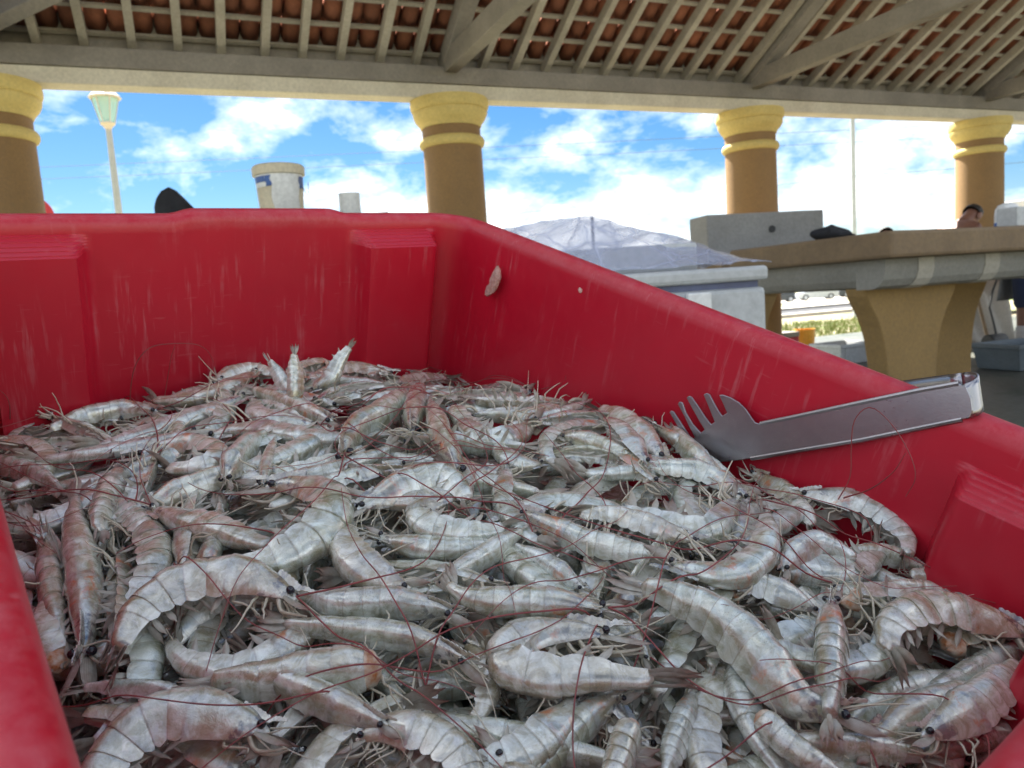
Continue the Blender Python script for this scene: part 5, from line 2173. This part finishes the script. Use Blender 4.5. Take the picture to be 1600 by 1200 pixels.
# ------------------------------------------------------------------ shrimp traced one by one: (points head to tail in photograph pixels, body height in px, roll, options)
# roll 0 = back towards the viewer, 90 = on its side, 180 = belly up
HERO = [
    ([(118, 1062), (133, 1005), (133, 935), (127, 868), (118, 812), (126, 752)], 66, 10, {}),
    ([(62, 828), (74, 880), (82, 935), (94, 990), (106, 1040)], 52, 5, {}),
    ([(478, 945), (435, 925), (385, 908), (330, 910), (270, 925), (222, 960), (190, 1010), (168, 1062)], 84, 80, {'lift': .010}),
    ([(205, 800), (232, 835), (242, 880), (222, 925), (190, 958), (168, 1000)], 66, 70, {'lift': -.002}),
    ([(395, 768), (440, 762), (490, 768), (520, 800), (490, 842), (420, 878), (360, 888), (305, 892)], 80, 75, {'lift': .006}),
    ([(725, 962), (670, 948), (610, 942), (550, 944), (490, 938), (430, 925)], 58, 20, {'lift': .008}),
    ([(655, 925), (600, 905), (560, 885), (538, 850), (545, 815), (575, 795)], 92, 75, {}),
    ([(750, 1045), (690, 1012), (620, 992), (550, 983), (480, 978), (395, 972)], 50, 15, {'lift': .008}),
    ([(700, 1062), (625, 1042), (560, 1046), (480, 1054), (400, 1064), (330, 1066), (270, 1078)], 84, 40, {'headless': 1, 'lift': .008}),
    ([(620, 1140), (555, 1112), (495, 1088), (440, 1065), (395, 1058), (345, 1075)], 56, 25, {'lift': .012}),
    ([(440, 1150), (370, 1135), (300, 1122), (230, 1140), (175, 1190), (150, 1260), (170, 1320)], 118, 80, {'lift': .008, 'red': 1}),
    ([(330, 1105), (255, 1082), (200, 1076), (150, 1074), (95, 1082)], 36, 60, {'lift': .004, 'red': 1}),
    ([(985, 1000), (920, 990), (850, 992), (800, 1012), (795, 1040), (850, 1056), (930, 1055), (1010, 1060), (1090, 1066)], 74, 85, {'lift': .006, 'headless': 0}),
    ([(540, 1165), (610, 1142), (680, 1158), (722, 1200), (730, 1260), (700, 1310)], 100, 80, {'lift': .004}),
    ([(905, 1075), (885, 1110), (855, 1150), (800, 1188), (730, 1205), (660, 1225)], 78, 70, {'lift': -.002}),
    ([(985, 1080), (930, 1112), (885, 1155), (845, 1205), (815, 1260)], 60, 20, {'lift': -.004}),
    ([(1012, 1080), (990, 1125), (968, 1180), (950, 1245), (935, 1310)], 96, 10, {'headless': 1, 'lift': .008}),
    ([(1092, 1068), (1072, 1115), (1050, 1170), (1035, 1240)], 58, 30, {'lift': -.002}),
    ([(1350, 1118), (1290, 1110), (1235, 1085), (1185, 1025), (1120, 965), (1050, 932), (950, 903)], 86, 35, {'lift': .010}),
    ([(1300, 925), (1299, 965), (1298, 1010), (1298, 1060), (1296, 1110), (1300, 1160)], 66, 15, {'lift': .016}),
    ([(1640, 1010), (1580, 985), (1510, 965), (1445, 958), (1395, 980), (1390, 1020), (1410, 1060)], 76, 80, {'lift': .008}),
    ([(1425, 1155), (1475, 1140), (1525, 1105), (1560, 1072), (1590, 1045), (1615, 1030)], 74, 65, {'lift': .008}),
    ([(1620, 1000), (1565, 1028), (1510, 1058), (1440, 1092), (1400, 1110)], 52, 40, {}),
    ([(1150, 1060), (1185, 1115), (1235, 1165), (1300, 1205), (1370, 1235)], 96, 20, {'headless': 1, 'lift': .008}),
    ([(1215, 1150), (1275, 1162), (1345, 1168), (1410, 1175), (1480, 1190)], 56, 40, {'lift': .002}),
    ([(800, 795), (850, 818), (910, 845), (970, 858), (1040, 874), (1085, 890)], 50, 50, {'lift': .006}),
    ([(1022, 872), (1075, 888), (1130, 900), (1175, 885), (1198, 842), (1192, 785)], 56, 60, {'lift': .008}),
    ([(1155, 770), (1138, 800), (1108, 828), (1060, 828), (1000, 812), (930, 800), (880, 806)], 54, 85, {'lift': .006}),
    ([(1105, 852), (1045, 832), (985, 812), (930, 803), (880, 815)], 40, 60, {'lift': .008}),
    ([(1235, 775), (1290, 778), (1345, 792), (1392, 818), (1415, 850), (1412, 885)], 54, 85, {'lift': .004}),
    ([(1220, 900), (1240, 868), (1275, 850), (1325, 868), (1355, 895)], 60, 40, {'lift': .004}),
    ([(1455, 895), (1405, 872), (1355, 862), (1310, 862)], 40, 30, {}),
    ([(1290, 912), (1335, 928), (1385, 932), (1405, 915), (1390, 905)], 44, 70, {'lift': .004}),
    ([(1500, 940), (1455, 925), (1405, 918), (1360, 915)], 40, 30, {'lift': .006, 'red': 1}),
    ([(1290, 965), (1240, 938), (1190, 918), (1140, 908), (1080, 925)], 58, 70, {'lift': .002}),
    ([(545, 802), (590, 782), (640, 758), (690, 748), (722, 772), (735, 806)], 58, 65, {'lift': .006, 'red': 1}),
    ([(735, 775), (690, 785), (655, 800), (668, 822), (720, 830), (770, 828), (820, 812)], 48, 85, {'lift': .006}),
    ([(645, 688), (645, 655), (652, 622), (664, 598)], 40, 10, {'lift': .004, 'red': 1}),
    ([(722, 755), (706, 712), (690, 680), (680, 650), (672, 622)], 50, 15, {'lift': .006}),
    ([(845, 655), (805, 682), (762, 692), (730, 672), (718, 640)], 46, 80, {}),
    ([(855, 722), (820, 726), (790, 715), (772, 688)], 46, 60, {}),
    ([(305, 690), (350, 675), (400, 672), (450, 680), (500, 686), (550, 680), (580, 662)], 36, 60, {'lift': .004, 'red': 1}),
    ([(540, 728), (542, 692), (562, 666), (592, 648), (622, 626), (645, 606)], 44, 20, {'lift': .006}),
    ([(528, 662), (478, 642), (430, 622), (372, 602)], 34, 20, {'lift': .006}),
    ([(500, 668), (455, 650), (415, 635), (370, 622)], 34, 40, {'red': 1}),
    ([(458, 650), (461, 610), (460, 575), (459, 538)], 28, 40, {'stand': 1}),
    ([(470, 640), (448, 605), (432, 580), (413, 552)], 24, 50, {'stand': 1}),
    ([(480, 612), (515, 592), (532, 562), (556, 531)], 26, 70, {'stand': 1}),
    ([(325, 608), (358, 588), (398, 580), (440, 592)], 36, 85, {}),
    ([(625, 588), (565, 578), (510, 584), (470, 600)], 32, 85, {}),
    ([(712, 585), (738, 572), (765, 556), (790, 566), (806, 592)], 42, 85, {'stand': 1}),
    ([(775, 588), (810, 586), (832, 598), (815, 612), (780, 614)], 32, 80, {'lift': .004}),
    ([(255, 645), (205, 640), (150, 646), (100, 662), (50, 682)], 36, 50, {'lift': .004}),
    ([(395, 612), (330, 642), (260, 668), (185, 690), (105, 708)], 34, 60, {'lift': .004}),
    ([(325, 668), (250, 690), (170, 706), (90, 716), (10, 722)], 34, 40, {'lift': .004}),
    ([(195, 722), (245, 704), (300, 696), (338, 708), (325, 726), (270, 732), (235, 722)], 44, 80, {'lift': .006}),
    ([(350, 758), (366, 722), (390, 694), (415, 678), (440, 670)], 48, 25, {'lift': .006, 'red': 1}),
    ([(412, 765), (414, 735), (424, 705), (434, 676)], 28, 10, {'lift': .006}),
    ([(202, 722), (176, 760), (160, 800), (150, 850)], 50, 40, {'lift': .004, 'red': 1}),
    ([(140, 792), (190, 800), (225, 830), (240, 872)], 62, 70, {'lift': -.002}),
    ([(228, 790), (290, 815), (350, 832), (415, 850), (465, 850)], 54, 60, {'lift': .004}),
    ([(205, 808), (265, 775), (325, 752), (380, 735), (430, 735)], 46, 60, {'lift': .002}),
    ([(1042, 728), (1005, 685), (965, 652), (920, 632)], 46, 70, {'lift': .002}),
    ([(1015, 732), (985, 695), (958, 665), (935, 650)], 44, 100, {'lift': .006, 'red': 1}),
    ([(1135, 755), (1098, 722), (1068, 692), (1044, 660)], 36, 30, {'lift': .006}),
    ([(1180, 790), (1130, 755), (1085, 735), (1020, 730), (960, 722)], 40, 60, {'lift': .004}),
    ([(580, 835), (640, 852), (700, 856), (765, 850), (810, 835)], 52, 40, {'lift': .002}),
    ([(670, 918), (715, 892), (765, 862), (835, 818)], 42, 20, {'lift': .006}),
    ([(965, 958), (895, 945), (830, 940), (765, 940), (715, 925), (690, 890)], 70, 25, {'lift': .008, 'red': 1}),
    ([(920, 925), (870, 892), (825, 865), (785, 845)], 54, 20, {'lift': .002}),
    ([(1020, 1040), (985, 995), (940, 962), (890, 935)], 50, 40, {}),
    ([(1165, 735), (1215, 765), (1255, 800), (1275, 840)], 46, 60, {}),
    ([(870, 680), (920, 690), (965, 708), (1005, 730)], 42, 40, {'lift': .004}),
    ([(900, 640), (860, 642), (820, 652), (790, 640)], 32, 60, {}),
    ([(720, 1000), (760, 1050), (755, 1105), (715, 1140)], 80, 60, {'lift': -.006}),
    ([(1560, 950), (1500, 905), (1450, 900), (1400, 895)], 40, 60, {}),
    ([(1185, 1040), (1150, 1000), (1120, 1010), (1110, 1060)], 60, 70, {'lift': -.004}),
    ([(420, 1130), (360, 1105), (300, 1090), (250, 1095)], 56, 60, {'lift': -.002}),
]

NK = Vector((0, 0, 1))
UPK = Vector((Z.dot(EU), Z.dot(EV), Z.dot(EW)))


def hero_spine(pts, wpx, roll, opt):
    q0 = [px_on_heap(p[0], p[1], 0.0) for p in pts]
    mid = q0[len(q0) // 2]
    h = px_size(mid, wpx) * 0.88
    lift = 0.32 * h + opt.get('lift', 0.0)
    if opt.get('stand'):
        base = px_on_heap(pts[0][0], pts[0][1], 0.004)
        dz = (CW.transposed() @ (K(*base) - EYE)).z
        Q = []
        for i, p in enumerate(pts):
            b = toK(W(p[0], p[1], dz + 0.004 * i))
            b.y = min(b.y, CLEN - 0.012)
            Q.append(b)
        h = px_size(Q[0], wpx)
    else:
        Q = [px_on_heap(p[0], p[1], lift) for p in pts]
    P, L = catmull(Q, 41)
    h = min(max(h, 0.11 * L), 0.215 * L) if not opt.get('stand') else h
    T_ = unit(np.gradient(P, axis=0))
    view = unit(np.array(list(OC)) - P)
    nrm = unit(view * 0.55 + np.array([0, 0, 1.0]) * 0.45)
    side = unit(np.cross(nrm, T_))
    chord = (P[0] + P[-1]) / 2
    bulge = P.mean(0) - chord
    ref = bulge if np.linalg.norm(bulge) > 0.035 * L else np.array(list(UPK))
    sg = 1.0 if (side @ ref).mean() > 0 else -1.0
    if opt.get('flip'):
        sg = -sg
    a_ = math.radians(roll)
    D = nrm * math.cos(a_) + side * (sg * math.sin(a_))
    return P, D, h, L


CELL = 0.003
NU, NV = int(CWID / CELL) + 1, int(CLEN / CELL) + 1
SURF = np.array([[surf(i * CELL, j * CELL) for j in range(NV)] for i in range(NU)])
H = SURF - 0.030                       # present top of the heap
CEIL = SURF + 0.009                    # fillers stay below this


def cells(V):
    i = np.clip((V[:, 0] / CELL).astype(int), 0, NU - 1)
    j = np.clip((V[:, 1] / CELL).astype(int), 0, NV - 1)
    return i, j


CRATE_M = crate.matrix_world.copy()
SHRIMP = []                            # every placed animal
heroes = []
for n, (pts, wpx, roll, opt) in enumerate(HERO):
    P, D, h, L = hero_spine(pts, wpx, roll, opt)
    geo = shrimp_geo(P, D, h, 100 + n, headless=bool(opt.get('headless')))
    heroes.append(dict(geo=geo, h=h, L=L, opt=opt, P=P, D=D, roll=roll))
    bv = geo['body'].verts()
    if not opt.get('stand'):
        i, j = cells(bv)
        for di in (-1, 0, 1):
            for dj in (-1, 0, 1):
                ii, jj = np.clip(i + di, 0, NU - 1), np.clip(j + dj, 0, NV - 1)
                np.minimum.at(CEIL, (ii, jj), bv[:, 2] + 0.35 * h)

# ------------------------------------------------------------------ the other shrimp: a dozen bodies dropped one after another onto the heap
rs_ = random.Random(5)
VAR = []
for k in range(22):
    L = 0.104 + 0.028 * rs_.random()
    bend = [0.25, 0.5, 0.9, 1.3, 1.7, 2.1, 2.6, 0.7, 1.1, 1.5, 0.35, 2.3, 3.0, 0.15, 0.2, 0.4, 0.6, 0.8, 1.0, 1.9, -0.3, 0.55][k]
    n = 41
    ang = 0.0
    pts = [np.zeros(3)]
    for i in range(1, n):
        s = i / (n - 1)
        curv = (0.15 if s < 0.33 else 1.35) * bend / 1.0
        ang += curv / (n - 1)
        pts.append(pts[-1] + np.array([math.cos(ang), math.sin(ang), 0.05 * math.sin(s * 5 + k)]) * L / (n - 1))
    P = np.array(pts)
    T_ = unit(np.gradient(P, axis=0))
    side = np.stack([T_[:, 1], -T_[:, 0], np.zeros(n)], 1)           # outside of the bend
    up_ = np.array([0, 0, 1.0])
    roll = math.radians([15, 40, 75, 85, 90, 90, 90, 60, 80, 95, 150, 90, 90, 5, 60, 100, 20, 130, 70, 85, 30, 170][k])
    D = side * math.sin(roll) + up_ * math.cos(roll)
    P = P - P.mean(0)
    h = L * (0.122 + 0.028 * rs_.random())
    geo = shrimp_geo(P, D, h, 500 + k, headless=(k in (3, 9, 15)), leg_skip=0.62, whiskers=2)
    allv = np.vstack([geo['body'].verts(), geo['tail_fan'].verts()])
    VAR.append(dict(geo=geo, h=h, L=L, P=P, roll=math.degrees(roll), bend=bend, low=allv[::2], headless=(k in (3, 9, 15))))


def try_drop(var, u, v, yaw, tilt, flip):
    Mx = Matrix.Rotation(yaw, 3, 'Z') @ Matrix.Rotation(tilt[0], 3, 'X') @ Matrix.Rotation(tilt[1], 3, 'Y')
    if flip:
        Mx = Mx @ Matrix.Rotation(PI, 3, 'X')
    A_ = np.array(Mx)
    V = var['low'] @ A_.T + np.array([u, v, 0])
    mg = 0.004
    lo_, hi_ = V.min(0), V.max(0)
    if lo_[0] < mg:
        V[:, 0] += mg - lo_[0]
        u += mg - lo_[0]
    if hi_[0] > CWID - mg - 0.006:
        d = hi_[0] - (CWID - mg - 0.006)
        V[:, 0] -= d
        u -= d
    if lo_[1] < mg:
        V[:, 1] += mg - lo_[1]
        v += mg - lo_[1]
    if hi_[1] > CLEN - mg - 0.006:
        d = hi_[1] - (CLEN - mg - 0.006)
        V[:, 1] -= d
        v -= d
    i, j = cells(V)
    need = H[i, j] - V[:, 2]
    zc = np.percentile(need, 88)
    top = V[:, 2] + zc - CEIL[i, j]
    return zc, np.percentile(top, 97), Mx, u, v, V, i, j


fillers = []
fails = 0
while len(fillers) < 420 and fails < 900:
    best = None
    for _ in range(12):
        k = rs_.randrange(len(VAR))
        u, v = rs_.uniform(0.01, CWID - 0.01), rs_.uniform(0.01, CLEN - 0.01)
        if rs_.random() < 0.25:
            v = CLEN * rs_.uniform(0.6, 1.0)
        res = try_drop(VAR[k], u, v, rs_.uniform(0, 2 * PI), (rs_.gauss(0, .16), rs_.gauss(0, .16)), rs_.random() < .5)
        if best is None or res[1] < best[1][1]:
            best = (k, res)
    k, (zc, over, Mx, u, v, V, i, j) = best
    if over > 0.006:
        fails += 1
        continue
    Vz = V[:, 2] + zc
    np.maximum.at(H, (i, j), Vz)
    for di, dj in ((1, 0), (-1, 0), (0, 1), (0, -1)):
        np.maximum.at(H, (np.clip(i + di, 0, NU - 1), np.clip(j + dj, 0, NV - 1)), Vz - 0.001)
    fillers.append(dict(k=k, M=Matrix.Translation((u, v, zc)) @ Mx.to_4x4()))
print('fillers', len(fillers), 'mean gap to surface mm', round(float((SURF - H).mean() * 1000), 1))
HT = H.copy()
for he in heroes:
    if he['opt'].get('stand'):
        continue
    bv = he['geo']['body'].verts()
    i, j = cells(bv)
    np.maximum.at(HT, (i, j), bv[:, 2])

# which of them can the camera see? splat every body into a small depth picture
BW_, BH_ = 400, 300
zb = np.full((BH_, BW_), 1e9)
ib = np.full((BH_, BW_), -1)
CWn = np.array(CW.transposed())
KM = np.array([list(EU), list(EV), list(EW)])
KOn, EYn = np.array(list(KO)), np.array(list(EYE))


def to_px(V):
    Wd_ = V @ KM + KOn - EYn
    c = Wd_ @ CWn.T
    return c[:, 0] / c[:, 2] * FPX + 800, c[:, 1] / c[:, 2] * FPX + 600, c[:, 2]


def splat(V, idx):
    x, y, z = to_px(V)
    s = BW_ / 1600
    X, Y = (x * s).astype(int), (y * s).astype(int)
    for dx in (-1, 0, 1):
        for dy in (-1, 0, 1):
            xx, yy = X + dx, Y + dy
            ok = (xx >= 0) & (xx < BW_) & (yy >= 0) & (yy < BH_) & (z > 0.02)
            for a_, b_, c_ in zip(xx[ok], yy[ok], z[ok]):
                if c_ < zb[b_, a_]:
                    zb[b_, a_] = c_
                    ib[b_, a_] = idx


allpos = []
for n, he in enumerate(heroes):
    splat(he['geo']['body'].verts(), n)
for n, fi in enumerate(fillers):
    A_ = np.array(fi['M'])
    V = VAR[fi['k']]['geo']['body'].verts() @ A_[:3, :3].T + A_[:3, 3]
    splat(V, len(heroes) + n)
cnt = np.bincount(ib[ib >= 0].ravel(), minlength=len(heroes) + len(fillers))
vis_f = [n for n in range(len(fillers)) if cnt[len(heroes) + n] >= 9]
print('visible fillers', len(vis_f), 'hidden', len(fillers) - len(vis_f))


# ------------------------------------------------------------------ link them
def link(name, me, parent=None):
    o = bpy.data.objects.new(name, me)
    COL.objects.link(o)
    if parent is not None:
        o.parent = parent
    return o


PART_MAT = {'eyel': ('eye', MEYE), 'eyer': ('eye', MEYE), 'antennal_scale': ('antennal_scale', MFIN), 'tail_fan': ('tail_fan', MFIN), 'swimmerets': ('swimmeret_fringe', MSWIM), 'torn_flesh': ('torn_flesh', None)}
MFLESH = limb_material('torn_shrimp_flesh', (0.72, 0.66, 0.54), (0.46, 0.15, 0.03), None, 0.3, 0.3, 160)


def shifted(geo, c):
    geo.v = [q - c for q in geo.v]
    return geo


def part_meshes(geo):
    out_ = [('shrimp', geo['body'].mesh('shrimp', MSHELL, True))]
    for key, (nm, mt) in PART_MAT.items():
        if key in geo:
            out_.append((nm, geo[key].mesh(nm, mt or MFLESH)))
    return out_


def join_legs(ll):
    g = Geo()
    for q in ll:
        g.add(q.verts(), q.f)
    return g


placed = []
for n, he in enumerate(heroes):
    geo = he['geo']
    c = geo['body'].verts().mean(0)
    for key, q in geo.items():
        if isinstance(q, Geo):
            shifted(q, c)
    for q in geo.get('legs', []):
        shifted(q, c)
    pm_ = part_meshes(geo)
    o = link('shrimp', pm_[0][1])
    o.matrix_world = CRATE_M @ Matrix.Translation(c)
    for nm, me_ in pm_[1:]:
        link(nm, me_, o)
    if cnt[n] * 16 > 5200:
        for q in geo['legs']:
            link('leg', q.mesh('leg', MLIMB), o)
    else:
        link('leg_bundle', join_legs(geo['legs']).mesh('leg_bundle', MLIMB), o)
    placed.append(dict(o=o, P=he['P'], c=c, roll=he['roll'], L=he['L'], h=he['h'], headless=bool(he['opt'].get('headless')), n=n, cnt=cnt[n], M=None, red=he['opt'].get('red'), stand=he['opt'].get('stand')))

var_meshes = []
for va in VAR:
    geo = va['geo']
    pm_ = part_meshes(geo)
    pm_.append(('leg_bundle', join_legs(geo['legs']).mesh('leg_bundle', MLIMB)))
    var_meshes.append(pm_)
for n in vis_f:
    fi = fillers[n]
    va = VAR[fi['k']]
    pm_ = var_meshes[fi['k']]
    o = link('shrimp', pm_[0][1])
    o.matrix_world = CRATE_M @ fi['M']
    for nm, me_ in pm_[1:]:
        link(nm, me_, o)
    A_ = np.array(fi['M'])
    P = va['P'] @ A_[:3, :3].T + A_[:3, 3]
    placed.append(dict(o=o, P=P, c=np.array([0, 0, 0]), roll=va['roll'] if A_[2, 2] > 0 else 180 - va['roll'], L=va['L'], h=va['h'], headless=va['headless'], n=len(heroes) + n, cnt=cnt[len(heroes) + n], M=fi['M'], red=False, stand=False))

# the packed shrimp underneath: nobody can tell these apart
LOWV = []
for k in (2, 4, 6, 0):
    va = VAR[k]
    P = va['P']
    T_ = unit(np.gradient(P, axis=0))
    side = np.stack([T_[:, 1], -T_[:, 0], np.zeros(len(P))], 1)
    LOWV.append(shrimp_geo(P, side, va['h'], 900 + k, legs=False, low=True))
und = Geo()
for n in range(len(fillers)):
    if n in set(vis_f):
        continue
for n in range(150):
    g = LOWV[n % 4]['body']
    u, v = rs_.uniform(0.045, CWID - 0.05), rs_.uniform(0.045, CLEN - 0.05)
    Mx = Matrix.Rotation(rs_.uniform(0, 2 * PI), 3, 'Z') @ Matrix.Rotation(rs_.gauss(0, .2), 3, 'X')
    A_ = np.array(Mx)
    V = g.verts() @ A_.T
    V = V + np.array([u, v, surf(u, v) - 0.036 - V[:, 2].max() * 0.3])
    ins_ = 0.006
    V[:, 0] = np.clip(V[:, 0], ins_, CWID - ins_ - 0.008)
    V[:, 1] = np.clip(V[:, 1], ins_, CLEN - ins_ - 0.008)
    und.add(V, g.f, np.vstack(g.u), np.vstack(g.g))
bedv, bedf = [], []
nb1, nb2 = 40, 56
for j in range(nb2 + 1):
    for i in range(nb1 + 1):
        u, v = 0.008 + (CWID - 0.018) * i / nb1, 0.008 + (CLEN - 0.018) * j / nb2
        bedv.append((u, v, surf(u, v) - 0.050 + 0.006 * noise.noise(Vector((u * 60, v * 60, 0)))))
und.add(bedv, [q for q in grid_faces(nb2 + 1, nb1 + 1, False)], [(0.5, 0.5)] * len(bedv), [(0.5, 1)] * len(bedv))
hb_ = link('buried_shrimp', und.mesh('buried_shrimp', MSHELL))
hb_.matrix_world = CRATE_M
tag(hb_, 'packed grey shrimp buried in the depth of the heap', 'shrimp heap', kind='stuff')


# ------------------------------------------------------------------ antennae lying over the heap
def top_at(u, v):
    i, j = min(max(int(u / CELL), 1), NU - 2), min(max(int(v / CELL), 1), NV - 2)
    return float(HT[i - 1:i + 2, j - 1:j + 2].max())


ra = random.Random(21)


def strand(start, head, length, r, curl, hump):
    p = np.array(start, float)
    pts = [p.copy()]
    n = int(length / 0.0045)
    k = curl
    z = p[2]
    ph = ra.uniform(0, 6)
    for i in range(n):
        k += ra.gauss(0, 2.4)
        k *= 0.985
        head += k * 0.0045
        p[0] += math.cos(head) * 0.0045
        p[1] += math.sin(head) * 0.0045
        if p[0] < 0.008 or p[0] > CWID - 0.016 or p[1] < 0.006 or p[1] > CLEN - 0.018:
            p[0] = min(max(p[0], 0.008), CWID - 0.016)
            p[1] = min(max(p[1], 0.006), CLEN - 0.018)
            head += 0.35
        tgt = top_at(p[0], p[1]) + 0.0008 + hump * max(0.0, math.sin(i / n * PI * 1.6 + 0.2)) 
        z += (tgt - z) * (0.55 if tgt > z else 0.16)
        p[2] = z
        pts.append(p.copy())
    q = np.array(pts)
    for _ in range(2):
        q[1:-1] = (q[:-2] + 2 * q[1:-1] + q[2:]) / 4
    return q


def add_strand(pl, q, r):
    g = Geo()
    v_, f_ = np_tube(q, r, r * 0.45, 4)
    v_ = np.array(v_)
    if pl['M'] is not None:
        A_ = np.array(pl['M'].inverted())
        v_ = v_ @ A_[:3, :3].T + A_[:3, 3]
    else:
        v_ = v_ - pl['c']
    g.add(v_, f_)
    link('antenna', g.mesh('antenna', MANT), pl['o'])


for pl in placed:
    if pl['headless'] or pl['stand']:
        continue
    if ra.random() < (0.66 if pl['M'] is None else 0.80):
        continue
    P = pl['P']
    s0 = P[int(len(P) * 0.07)]
    d = P[0] - P[int(len(P) * 0.2)]
    hd0 = math.atan2(d[1], d[0])
    for sd in ((1, -1) if ra.random() < 0.45 else (1,)):
        q = strand(s0 + np.array([0, 0, 0.002]), hd0 + sd * ra.uniform(0.1, 0.7), ra.uniform(0.09, 0.24), 0.0005, sd * ra.uniform(-6, 14), ra.choice([0, 0, 0.002, 0.006]))
        add_strand(pl, q, ra.uniform(0.00032, 0.00050))


# whiskers standing against the red walls, traced
def wall_strand(pl, pts, plane, c0, r):
    q = [ray_hit(x, y, plane, c0) for x, y in pts]
    P, _ = catmull([list(a_) for a_ in q], 40)
    add_strand(pl, P, r)


def nearest(px, py):
    best = None
    for pl in placed:
        if pl['headless']:
            continue
        x, y, z = to_px(np.array([pl['P'][3]]))
        d = (x[0] - px) ** 2 + (y[0] - py) ** 2
        if best is None or d < best[0]:
            best = (d, pl)
    return best[1]


VB, VR = Vector((0, 1, 0)), Vector((1, 0, 0))
wall_strand(nearest(203, 640), [(203, 640), (205, 600), (214, 566), (235, 543), (268, 537), (305, 538), (324, 548), (334, 566)], VB, CLEN - 0.022, 0.0005)
wall_strand(nearest(256, 628), [(256, 628), (262, 590), (268, 556), (274, 540)], VB, CLEN - 0.020, 0.0004)
wall_strand(nearest(15, 655), [(16, 655), (15, 632), (9, 618), (0, 610)], VB, CLEN - 0.030, 0.0005)
wall_strand(nearest(1310, 780), [(1310, 780), (1328, 745), (1330, 700), (1334, 660), (1352, 638), (1372, 642), (1400, 672), (1424, 715), (1430, 748), (1415, 776)], VR, CWID - 0.030, 0.00045)
wall_strand(nearest(1318, 778), [(1318, 778), (1360, 764), (1395, 738), (1415, 708)], VR, CWID - 0.022, 0.0005)
wall_strand(nearest(845, 608), [(845, 608), (870, 602), (882, 594), (884, 586)], VR, CWID - 0.016, 0.0004)


# ------------------------------------------------------------------ labels: how each one lies and beside what
def zone(u, v, x, y):
    if v > 0.47:
        if u < 0.10:
            return 'under the left bump of the far wall'
        if u < 0.21:
            return 'below the left half of the far wall'
        if u < 0.31:
            return 'below the right half of the far wall'
        if u < 0.39:
            return 'under the right bump of the far wall'
        return 'in the far right corner of the crate'
    if u > CWID - 0.085:
        if v > 0.34:
            return 'along the right wall under the shell scrap'
        if v > 0.25:
            return 'beside the toothed scoop of the tongs'
        if v > 0.13:
            return 'under the handle of the tongs'
        return 'beside the ledge on the right wall'
    if x < 260 and y > 780:
        return 'against the near left rim of the crate'
    if v < 0.14:
        if u > 0.30:
            return 'by the near right corner of the crate'
        if y > 1080:
            return 'at the near edge of the heap, ' + ('left of centre' if x < 560 else ('at centre' if x < 980 else 'right of centre'))
        return 'near the front of the heap, ' + ('left of centre' if x < 560 else ('at centre' if x < 950 else 'right of centre'))
    if v < 0.24:
        return 'in the front half of the heap, ' + ('towards the left rim' if u < 0.12 else ('in the middle' if u < 0.25 else 'towards the right wall'))
    if v < 0.34:
        return 'in the middle of the heap, ' + ('towards the left rim' if u < 0.14 else ('at its centre' if u < 0.26 else 'towards the tongs'))
    return 'in the far half of the heap, ' + ('on the left' if u < 0.14 else ('in the middle' if u < 0.27 else 'on the right'))


DIRS = ['right', 'lower right', 'viewer', 'lower left', 'left', 'upper left', 'far wall', 'upper right']
rows = {}
for pl in placed:
    P = pl['P']
    x, y, z = to_px(P)
    cx_, cy_ = x.mean(), y.mean()
    a_ = math.atan2((y[0] - y[len(y) // 2]), (x[0] - x[len(x) // 2]))
    dirn = DIRS[int(round(a_ / (PI / 4))) % 8]
    chord = np.linalg.norm(P[0] - P[-1]) / pl['L']
    shape = 'straight' if chord > 0.93 else ('slightly bent' if chord > 0.8 else ('curved' if chord > 0.58 else 'tightly curled'))
    rl = pl['roll'] % 360
    if pl['stand']:
        shape, how = 'upright', 'with raised tail'
        if len(P) and cx_ > 600:
            shape, how = 'hunched', 'with raised back'
    else:
        how = 'back up' if rl < 38 else ('belly up' if 128 < rl < 232 else 'on its side')
    hd = 'torn end' if pl['headless'] else 'head'
    kind = ('headless ' if pl['headless'] else '') + ('reddish-headed ' if pl['red'] else '')
    lab = '%s %sshrimp %s, %s to %s, %s' % (shape, kind, how, hd, dirn if dirn == 'viewer' else 'the ' + dirn if dirn != 'viewer' else dirn, zone(P[:, 0].mean(), P[:, 1].mean(), cx_, cy_))
    pl['xy'] = (cx_, cy_)
    rows.setdefault(lab, []).append(pl)


def short(lab):
    w_ = lab.replace(' of the heap', '').replace(' of the crate', '').split()
    return ' '.join(w_[:13])


RANK = {1: [''], 2: ['farther', 'nearer'], 3: ['farthest', 'middle', 'nearest']}
ORD = ['leftmost', 'second from left', 'third from left', 'fourth from left', 'fifth from left', 'sixth from left']
by_short = {}
for lab, ps in rows.items():
    by_short.setdefault(short(lab), []).extend(ps)
for lab, ps in by_short.items():
    if len(ps) <= 3:
        ps.sort(key=lambda q: q['xy'][1])
        names = RANK[len(ps)]
    else:
        ps.sort(key=lambda q: q['xy'][0])
        names = ORD[:len(ps) - 1] + ['rightmost']
    for pl, nm in zip(ps, names):
        tag(pl['o'], (nm + ' ' + lab).strip(), 'shrimp', 'shrimp heaped in the red crate')
print('shrimp things', len(placed))
